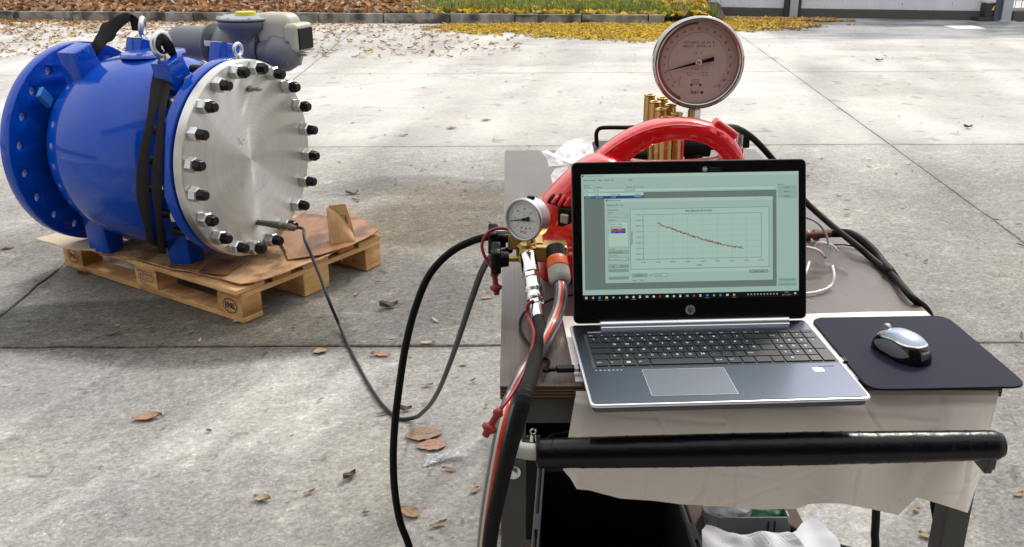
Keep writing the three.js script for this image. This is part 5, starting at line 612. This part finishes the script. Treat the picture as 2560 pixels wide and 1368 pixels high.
{ const p = onZ(1852, 362, -2.0), t = thing('toggle_clamp', 'small steel lever clamp behind the right end of the red handle', 'clamp', V(p.x, TY, -2.0)); wobj('lever', [box(0.012, 0.05, 0.012, p.x - 0.004, p.y + 0.015, -2.0, 0.003).rotateZ(0), cyl(0.007, 0.009, 0.03, 14).translate(p.x + 0.004, p.y - 0.02, -2.0)], M.chrome, t); wobj('grip', box(0.014, 0.035, 0.012, p.x + 0.010, p.y + 0.012, -1.995, 0.003), M.black, t); wobj('foot', [cyl(0.012, 0.02, p.y - 0.03 - TY, 14).translate(p.x, TY + (p.y - 0.03 - TY) / 2, -2.0)], M.steelGrey, t); }
{ const z = -2.3, t = thing('tool_case', 'black case with a raised carrying handle behind the red pump', 'case', V(0.27, TY, z)); wobj('case_body', box(0.16, 0.085, 0.14, 0.285, TY + 0.0435, z, 0.01, 3), M.black, t); const q = [[1492, 362], [1492, 330], [1500, 321], [1516, 319], [1560, 319], [1610, 320], [1618, 330], [1619, 365]].map(([u, v]) => onZ(u, v, z)); wobj('handle', tube(q, 0.0052, 70, 12), M.black, t); wobj('bracket', [cyl(0.004, 0.004, q[0].y - TY - 0.08, 10).translate(q[0].x + 0.002, (q[0].y + TY + 0.08) / 2, z), cyl(0.004, 0.004, q[7].y - TY - 0.08, 10).translate(q[7].x, (q[7].y + TY + 0.08) / 2, z)], M.black, t); }
{ const t = thing('crumpled_paper', 'crumpled white paper on the table left of the red handle', 'paper', V(0.13, TY + 0.002, -2.15)), r = rng(5); const ol = [[1352, 378], [1366, 374], [1384, 384], [1396, 372], [1420, 352], [1452, 344], [1480, 356], [1490, 400], [1470, 440], [1440, 470], [1385, 470], [1376, 440], [1388, 420], [1372, 416], [1368, 398]];
  const g = grid((s, k) => { const a = s * TAU, i = s * ol.length, j = Math.floor(i) % ol.length, f = i - Math.floor(i), A = ol[j], B = ol[(j + 1) % ol.length], u = lerp(1432, lerp(A[0], B[0], f), k), v = lerp(412, lerp(A[1], B[1], f), k), n = fbm(u / 14, v / 12, 3, 66); const z = -2.26 + 0.13 * (v - 345) / 125 + 0.03 * (1 - k) + 0.02 * (n - 0.5) * (1.2 - k * 0.7), p = onZ(u, v, z); p.y = Math.max(p.y, TY + 0.002); return p; }, 75, 14); wobj('paper', flat(g), mat([0.88, 0.88, 0.89], { roughness: 0.9 }), t); }

// ---------------------------------------------------------------- cables and goggles on the right of the table
{ const Q = onZ, y = TY + 0.0085, a = [Q(1790, 330, -1.72), Q(1812, 320, -1.78), Q(1845, 322, -1.84), Q(1885, 348, -1.88), Q(1930, 396, -1.9), Q(1968, 444, -1.9), Q(2010, 500, -1.88), Q(2055, 542, -1.84), Q(2100, 580, -1.78), onY(2145, 616, y + 0.012), onY(2180, 646, y), onY(2235, 692, y), onY(2285, 748, y), V(0.703, 0.842, -1.47), V(0.722, 0.77, -1.44), Q(2335, 1250, -1.42), Q(2342, 1330, -1.42), V(0.735, 0.06, -1.38), V(0.82, 0.008, -1.25)];
  const t = thing('power_cable', 'black cable arching from the pump over the right table edge to the ground', 'cable', a[11].clone().setY(TY)); wobj('cable', tube(a, 0.0065, 240, 14), M.rubber, t);
  const b = [Q(2085, 583, -1.79), Q(2120, 584, -1.77), Q(2150, 598, -1.74), Q(2178, 622, -1.71), Q(2205, 655, -1.67), onY(2228, 682, TY + 0.010), V(0.702, 0.842, -1.60), V(0.716, 0.76, -1.63), Q(2192, 1262, -1.70), Q(2188, 1330, -1.72), Q(2180, 1380, -1.73), V(0.66, 0.171, -1.76), V(0.58, 0.159, -1.9)];
  const h = thing('black_hose', 'thick black hose with a brown metal end fitting at the right of the table', 'hose', b[5].clone().setY(TY)); wobj('hose', tube(b, 0.0088, 180, 14), M.rubber, h); const p0 = Q(1998, 590, -1.83), p1 = b[0];
  const g = lathe([[0.006, 0], [0.007, 0.012], [0.0115, 0.013], [0.0115, 0.026], [0.0065, 0.028], [0.0065, 0.034], [0.0115, 0.036], [0.0115, 0.048], [0.0085, 0.05], [0.0085, 0.085]].map(([r, yy]) => [r, yy * p0.distanceTo(p1) / 0.085]), 20); const d = p1.clone().sub(p0).normalize(); wobj('end_fitting', g.applyMatrix4(new THREE.Matrix4().compose(p0, new THREE.Quaternion().setFromUnitVectors(V(0, 1, 0), d), V(1, 1, 1))), mat([0.20, 0.13, 0.10], { roughness: 0.35, metalness: 0.8 }), h);
  const thin = [Q(2040, 600, -1.80), onY(2070, 612, TY + 0.004), onY(2110, 612, TY + 0.004), onY(2150, 620, TY + 0.004), onY(2180, 640, TY + 0.004)]; wobj('lanyard', tube(thin, 0.0018, 40, 8), M.redRubber, h);
  const gr = [Q(1960, 525, -1.72), Q(2010, 542, -1.70), Q(2042, 556, -1.68), Q(2065, 585, -1.66), Q(2071, 618, -1.64), Q(2064, 645, -1.62)].map((p) => { p.y = Math.max(p.y, TY + 0.003); return p; }); const gt = thing('grey_lead', 'thin grey lead curving over the table above the clear goggles', 'cable', gr[3].clone()); wobj('lead', tube(gr, 0.0021, 60, 10), mat([0.17, 0.18, 0.20], { roughness: 0.4 }), gt); }
{ const c = onY(2052, 690, TY + 0.002), t = thing('safety_glasses', 'clear plastic safety glasses lying on the table right of the screen', 'safety glasses', c.clone()), clear = phys([0.95, 0.96, 0.97], { transmission: 0.62, roughness: 0.12, thickness: 0, ior: 1.5 }), frosted = phys([0.92, 0.93, 0.94], { roughness: 0.15, transmission: 0.1, thickness: 0, clearcoat: 1, clearcoatRoughness: 0.05 });
  const P = (u, v, y) => onY(u, v, TY + y).sub(V(c.x, c.y, c.z)).setY(y - 0.002);
  for (const [u, v] of [[2062, 655], [2028, 668]]) { const o = P(u, v, 0.004); obj('lens', grid((s, k) => V((s - 0.5) * 0.046, 0.042 * Math.pow(k, 0.9) * (1 - 0.35 * Math.pow(Math.abs(2 * s - 1), 3)), -0.012 * (2 * s - 1) ** 2 + 0.012 * k), 14, 8).rotateY(-0.7).translate(o.x, 0.001, o.z), clear, t); obj('lens_rim', tube([0, 0.2, 0.5, 0.8, 1].map((s) => V((s - 0.5) * 0.046, 0.042 * (1 - 0.35 * Math.pow(Math.abs(2 * s - 1), 3)), -0.012 * (2 * s - 1) ** 2 + 0.012)), 0.0022, 30, 8).rotateY(-0.7).translate(o.x, 0.001, o.z), frosted, t); }
  obj('side_shield', grid((s, k) => V(0.004 * Math.sin(s * 3), 0.036 * k * (1 - 0.4 * s), s * 0.045), 10, 6).rotateY(0.5).translate(P(2080, 668, 0).x, 0.001, P(2080, 668, 0).z - 0.01), clear, t);
  obj('temple', tube([P(2082, 665, 0.03), P(2086, 690, 0.02), P(2080, 712, 0.008), P(2050, 728, 0.005), P(2015, 734, 0.005), P(1990, 735, 0.005)], 0.0024, 60, 8), frosted, t); obj('temple', tube([P(2024, 655, 0.03), P(2016, 680, 0.02), P(2008, 700, 0.008), P(1990, 720, 0.006)], 0.0024, 40, 8), frosted, t); }

// ---------------------------------------------------------------- things on the shelf under the table
const SH = 0.1505;
M.crate = mat([0.008, 0.008, 0.010], { roughness: 0.55 }); M.crateRim = mat([0.085, 0.085, 0.088], { roughness: 0.5 });
{ const RY = 0.42, rim = [[1353, 1166], [1333, 1380], [1748, 1380], [1708, 1260]].map(([u, v]) => onY(u, v, RY)); const back = onY(1530, 1205, RY).z;
  const bl = rim[0].clone(), fl = V(rim[1].x - 0.008, RY, -1.24), br = V(rim[3].x - 0.004, RY, bl.z - 0.01), fr = V(rim[2].x + 0.006, RY, -1.25); const t = thing('plastic_crate', 'deep black open plastic crate with grey rims under the trolley', 'crate', V(0.19, SH, -1.46));
  const wall = (a, b, th, bottom = SH + 0.004) => { const d = b.clone().sub(a), l = d.length(), g = box(l, RY - 0.012 - bottom, th, l / 2, (RY - 0.012 + bottom) / 2, 0, 0.003); return g.rotateY(Math.atan2(-d.z, d.x)).translate(a.x, 0, a.z); };
  for (const [a, b] of [[fl, bl], [bl, br], [br, fr], [fr, fl]]) wobj('side', wall(a, b, 0.006), M.crate, t);
  for (const [a, b] of [[fl, bl], [bl, br], [br, fr], [fr, fl]]) { const d = b.clone().sub(a), l = d.length(), turn = Math.atan2(-d.z, d.x); for (const o of [-0.005, 0.005]) wobj('rim', box(l, 0.012, 0.004, l / 2, RY - 0.004, o, 0.0015).rotateY(turn).translate(a.x, 0, a.z), M.crateRim, t); wobj('rim_clip', box(0.05, 0.020, 0.013, l * 0.55, RY - 0.008, 0, 0.002).rotateY(turn).translate(a.x, 0, a.z), M.crateRim, t); }
  const s = new THREE.Shape([fl, fr, br, bl].map((p) => new THREE.Vector2(p.x, -p.z))); wobj('floor', ext(s, 0.006, 0).rotateX(-PI / 2).translate(0, SH, 0), M.crate, t); }
{ const a = onY(1300, 1062, 0.47), t = thing('tool_box', 'dark green metal box with folded rim behind the black crate', 'box', V(0.12, SH, -1.92)), gm = mat([0.020, 0.026, 0.022], { roughness: 0.45 }), z0 = -1.79, z1 = -2.1, x0 = 0.024, x1 = 0.30, top = 0.455;
  wobj('box_wall', [box(x1 - x0, top - SH, 0.006, (x0 + x1) / 2, (top + SH) / 2, z1, 0.002), box(x1 - x0, top - SH - 0.05, 0.006, (x0 + x1) / 2, (top - 0.05 + SH) / 2, z0, 0.002), box(0.006, top - SH - 0.02, z0 - z1, x0, (top - 0.02 + SH) / 2, (z0 + z1) / 2, 0.002), box(0.006, top - SH - 0.02, z0 - z1, x1, (top - 0.02 + SH) / 2, (z0 + z1) / 2, 0.002), box(x1 - x0, 0.005, z0 - z1, (x0 + x1) / 2, SH + 0.003, (z0 + z1) / 2)], gm, t);
  wobj('box_rim', [box(x1 - x0, 0.005, 0.018, (x0 + x1) / 2, top, z1, 0.002), box(x1 - x0, 0.005, 0.014, (x0 + x1) / 2, top - 0.05, z0 + 0.004, 0.002)], mat([0.10, 0.12, 0.11], { roughness: 0.45 }), t);
  const w = onZ(1333, 1182, z0 + 0.012); wobj('wing_nut', [cyl(0.006, 0.009, 0.014, 14).translate(w.x, top - 0.040, z0 + 0.004), new THREE.TorusGeometry(0.006, 0.002, 8, 18).translate(w.x, top - 0.026, z0 + 0.004), box(0.028, 0.006, 0.004, w.x, top - 0.038, z0 + 0.004, 0.001)], M.chrome, t); }
{ const c = onZ(1362, 1050, -2.05), t = thing('cloth_bundle', 'brown folded rag on the green box under the table', 'rag', V(c.x, 0.46, -2.08)); obj('rag', grid((s, k) => { const a = s * TAU, f = Math.sin(k * PI / 2); return V(0.075 * Math.cos(a) * (1 - 0.5 * f * f) * (1 + 0.15 * Math.sin(3 * a)), 0.055 * f * (1 + 0.25 * Math.sin(2 * a + 1)) , 0.05 * Math.sin(a) * (1 - 0.4 * f)); }, 40, 10), mat([0.30, 0.22, 0.19], { roughness: 0.9 }), t); }
{ const Q = onZ, pts = [Q(1370, 1096, -1.82), Q(1395, 1087, -1.83), Q(1430, 1084, -1.84), Q(1470, 1088, -1.85), Q(1500, 1100, -1.86)], t = thing('coiled_lead', 'black lead curving over the edge of the dark green box', 'cable', pts[0].clone()); wobj('lead', tube([pts[0].clone().add(V(-0.01, -0.12, 0)), pts[0].clone().add(V(-0.004, -0.03, 0)), ...pts, pts[4].clone().add(V(0.03, -0.16, 0))], 0.004, 70, 10), M.rubber, t); }
{ const z0 = -1.71, a = onZ(1795, 1292, z0), b = onZ(1980, 1284, z0), t = thing('grey_bin', 'small grey plastic bin full of clear bags on the lower shelf', 'bin', V((a.x + b.x) / 2, SH, z0 - 0.1)), w = b.x - a.x, h = a.y - SH, D = 0.17, gm = mat([0.085, 0.09, 0.10], { roughness: 0.4 }), gl = mat([0.30, 0.34, 0.34], { roughness: 0.4 });
  const cx = (a.x + b.x) / 2; const sh = new THREE.Shape(); const W = w / 2; sh.moveTo(-W + 0.012, 0).lineTo(W - 0.012, 0).lineTo(W, h - 0.03).lineTo(W - 0.01, h).lineTo(-W, h).lineTo(-W, h * 0.5); wobj('front', ext(sh, 0.006, 0.002, 2).translate(cx, SH, z0), gm, t); wobj('side', [box(0.005, h, D, cx - W + 0.006, SH + h / 2, z0 - D / 2, 0.002), box(0.005, h, D, cx + W - 0.006, SH + h / 2, z0 - D / 2, 0.002), box(w - 0.01, h + 0.02, 0.005, cx, SH + (h + 0.02) / 2, z0 - D, 0.002), box(w - 0.02, 0.005, D, cx, SH + 0.004, z0 - D / 2)], gl, t); wobj('slot', [box(0.003, h * 0.45, 0.003, cx + W - 0.05, SH + h * 0.7, z0 + 0.006), box(0.003, h * 0.45, 0.003, cx + W - 0.036, SH + h * 0.7, z0 + 0.006), box(0.003, h * 0.4, 0.003, cx - W + 0.03, SH + h * 0.4, z0 + 0.006)], M.black, t);
  const bag = (name, label, col, x, z, r, seed) => { const q = thing(name, label, 'plastic bag', V(x, SH + h - 0.03, z)); obj('bag', flat(grid((s, k) => { const A = s * TAU, B = (k - 0.5) * PI, n = 0.7 + 0.6 * fbm(s * 9, k * 7, 3, seed); return V(r * n * Math.cos(A) * Math.cos(B), r * 0.62 * n * Math.sin(B) + 0.03, r * 0.9 * n * Math.sin(A) * Math.cos(B)); }, 28, 14)), phys(col, { roughness: 0.15, transmission: 0.25, thickness: 0, clearcoat: 0.6, clearcoatRoughness: 0.05 }), q); };
  bag('plastic_bag', 'shiny clear plastic bag at the left in the small grey bin', [0.85, 0.88, 0.92], cx - 0.042, z0 - 0.06, 0.062, 3); bag('plastic_bag', 'greenish clear plastic bag at the right in the small grey bin', [0.35, 0.75, 0.55], cx + 0.040, z0 - 0.07, 0.056, 9); }
{ const paper = (label, ol, y, seed, m, amp) => { const p = ol.map(([u, v]) => onY(u, v, y)), c = p.reduce((q, r) => q.add(r), V()).multiplyScalar(1 / p.length), t = thing('paper_sheet', label, 'paper', V(c.x, SH, c.z)); const g = grid((s, k) => { const i = s * p.length, j = Math.floor(i) % p.length, f = i - Math.floor(i), e = p[j].clone().lerp(p[(j + 1) % p.length], f), q = c.clone().lerp(e, k); q.y = y + amp * (fbm(q.x * 16, q.z * 16, 2, seed) - 0.5) * 2 + amp * 0.6; if (k > 0.93) q.y = SH + 0.003; return q; }, 48, 16); wobj('sheet', flat(g), m, t); }; const wm = mat([0.78, 0.79, 0.84], { roughness: 0.8 });
  paper('white paper bundle on the lower shelf beside the black crate', [[1740, 1330], [1752, 1318], [1830, 1338], [1836, 1352], [1900, 1345], [1985, 1338], [2080, 1420], [1740, 1420]], 0.262, 4, wm, 0.022);
  paper('white folded paper standing up at the right end of the lower shelf', [[1985, 1330], [2000, 1312], [2024, 1298], [2044, 1303], [2070, 1325], [2108, 1372], [2120, 1420], [1960, 1420], [1940, 1350]], 0.235, 9, wm, 0.012); }

// ---------------------------------------------------------------- single leaves and scraps on the concrete
{ const made = [], leafMat = (c, seed) => mat(c, { roughness: 0.7, map: pixels(128, 128, (i, j) => { const k = Math.abs(j / 128 - 0.5) * 2, vein = Math.abs((((i / 128) * 9 + k * 2.2) % 1) - 0.5) < 0.06 || k < 0.05 ? 0.22 : 0, n = fbm(i / 22, j / 22, 4, seed), v = 0.85 + 0.35 * (n - 0.5) - vein - (n > 0.62 ? 0.5 * (n - 0.62) * 3 : 0); return [255 * v, 250 * v, 240 * v]; }, { srgb: true }) });
  const tones = [leafMat([0.58, 0.36, 0.26], 1), leafMat([0.46, 0.32, 0.22], 2), leafMat([0.66, 0.54, 0.40], 3), leafMat([0.22, 0.15, 0.11], 4), leafMat([0.60, 0.42, 0.25], 5)];
  const shapes = [leafGeo(1, 0.42, 0.2, 0.08, 21, 16), leafGeo(1, 0.5, 0.42, 0.16, 22, 16), leafGeo(1, 0.62, 0.18, 0.06, 23, 16), leafGeo(1, 0.3, 0.35, 0.2, 24, 16)];
  const proto = shapes.map((s, i) => { const g = new THREE.Group(); const b = new THREE.Mesh(s, tones[0]); b.name = 'blade'; const st = new THREE.Mesh(tube([V(0.44, 0.0, 0), V(0.54, 0.015, 0.01), V(0.66, 0.03, 0.035)], 0.008, 8, 6), tones[3]); st.name = 'stalk'; b.castShadow = b.receiveShadow = st.castShadow = st.receiveShadow = true; g.add(b, st); return g; });
  // place in the photograph, length in metres, turn, shape, tone, label
  const list = [[368, 1048, 0.12, 0.25, 0, 0, 'reddish brown leaf alone on the pale concrete at the lower left'], [656, 1252, 0.066, 2.9, 1, 2, 'pale tan leaf with a dark edge near the bottom, left of the hose loop'], [874, 1196, 0.062, 0.9, 1, 3, 'curled dark brown leaf left of the hose loop below the plastic scrap'], [773, 1236, 0.044, 0.6, 3, 0, 'small narrow brown leaf between the tan leaf and the curled dark leaf'], [1024, 1286, 0.085, 2.4, 2, 4, 'ragged broad tan leaf inside the hose loop near the bottom edge'], [1096, 1316, 0.065, 0.5, 3, 1, 'narrow brown leaf right of the ragged tan leaf at the bottom'], [1122, 1178, 0.055, 2.8, 0, 4, 'tan leaf touching the clear plastic scrap'], [1186, 1230, 0.05, 0.9, 0, 4, 'orange tan leaf beside the striped hose'], [1060, 1090, 0.15, 0.2, 2, 1, 'large flattened brown leaf pressed onto the concrete inside the hose loop'], [1078, 1118, 0.12, 3.3, 2, 0, 'second flattened reddish leaf pressed onto the concrete below the large one'], [802, 882, 0.072, 0.45, 2, 4, 'tan square-looking leaf left of the grey test line by the joint'], [952, 890, 0.095, 3.0, 0, 0, 'reddish brown leaf with dark tip right of the grey test line by the joint'], [1068, 860, 0.075, 0.1, 0, 2, 'pale cream leaf on the joint inside the hose loop'], [1215, 747, 0.065, 0.2, 0, 0, 'flat red brown leaf left of the table below the red dust cap'], [1214, 1020, 0.032, 1.3, 0, 4, 'small upright tan leaf beside the striped hose near the trolley corner'], [915, 1286, 0.022, 0.3, 1, 3, 'tiny dark leaf scrap left of the hose loop near the bottom'], [1012, 1028, 0.06, 0.2, 1, 3, 'dark crumpled leaf beside the bend of the grey test line'], [955, 1038, 0.05, 0.4, 3, 3, 'dark narrow leaf left of the bend of the grey test line'], [1068, 967, 0.055, 0.1, 3, 1, 'narrow brown leaf inside the hose loop above the bend'], [1158, 914, 0.04, 0.2, 2, 2, 'small pale leaf right of the hose near the table leg'], [2272, 1244, 0.03, 0.5, 1, 4, 'yellowish leaf right of the hanging cloth corner'], [2320, 1345, 0.06, 2.6, 1, 4, 'tan leaf beside the right trolley leg at the bottom edge'], [2290, 1280, 0.034, 0.5, 1, 4, 'small ochre leaf behind the trolley under the cloth'], [2546, 1240, 0.05, 0.4, 0, 1, 'brown leaf at the right edge of the picture'], [2420, 320, 0.09, 0.1, 1, 3, 'dark curled leaf standing up alone on the right concrete'], [2198, 152, 0.12, 0.1, 1, 3, 'dark leaf lying alone in the upper right of the yard'], [1215, 302, 0.10, 0.2, 2, 2, 'pale leaf in the middle of the yard, upper one of two'], [1128, 322, 0.10, 0.1, 2, 2, 'pale leaf in the middle of the yard, lower one of two'], [1008, 340, 0.09, 0.3, 0, 0, 'brown leaf on the dark patch in the middle of the yard'], [880, 485, 0.10, 0.3, 1, 1, 'pale brown leaf behind the cardboard corner piece'], [890, 502, 0.07, 3.0, 3, 3, 'dark thin leaf just behind the cardboard corner piece'], [206, 688, 0.06, 0.3, 1, 3, 'dark crumpled leaf on the ground at the left end of the pallet'], [972, 770, 0.10, 0.3, 1, 3, 'dark crushed leaf on the ground between pallet and hose'], [282, 838, 0.07, 0.4, 3, 3, 'dark twig-like leaf in front of the pallet above the joint'], [18, 622, 0.08, 0.2, 2, 1, 'orange brown leaf at the left edge beside the pallet'], [1850, 460, 0.0, 0, 0, 0, '']];
  const r = rng(77);
  for (const [u, v, L, turn, sh, tone, label] of list) { if (!L) continue; const p = onY(u, v), g = proto[sh].clone(); g.children.forEach((c) => { c.material = tones[tone]; }); g.name = numbered('fallen_leaf'); g.position.set(p.x, 0.004 + L * 0.02, p.z); const flatten = /flattened|flat /.test(label) ? 0.25 : /standing up|upright|curled|crushed|crumpled/.test(label) ? 1.5 : 1; g.scale.set(L * 0.76, L * 0.85 * flatten, L * 0.82); g.rotation.set(0, turn, 0); g.traverse((o) => { o.castShadow = o.receiveShadow = true; }); tag(g, label, 'leaf', 'single fallen leaves on the concrete'); scene.add(g); }
  const p = onY(1108, 1156), t = thing('plastic_scrap', 'crumpled clear plastic scrap on the concrete inside the hose loop', 'plastic scrap', p.setY(0.003)); obj('film', flat(grid((s, k) => { const n = fbm(s * 7, k * 5, 3, 12), m = fbm(s * 9 + 4, k * 8, 3, 15); return V((s - 0.5) * 0.105 + 0.012 * (m - 0.5), Math.max(0.0005, 0.035 * (n - 0.35)), (k - 0.5) * 0.06 * (0.5 + 0.9 * Math.abs(s - 0.6)) - 0.03 * s + 0.012 * (n - 0.5)); }, 22, 14)), phys([0.9, 0.92, 0.95], { roughness: 0.12, transmission: 0.4, thickness: 0, clearcoat: 0.7, clearcoatRoughness: 0.05 }), t); }

renderer.render(scene, camera);
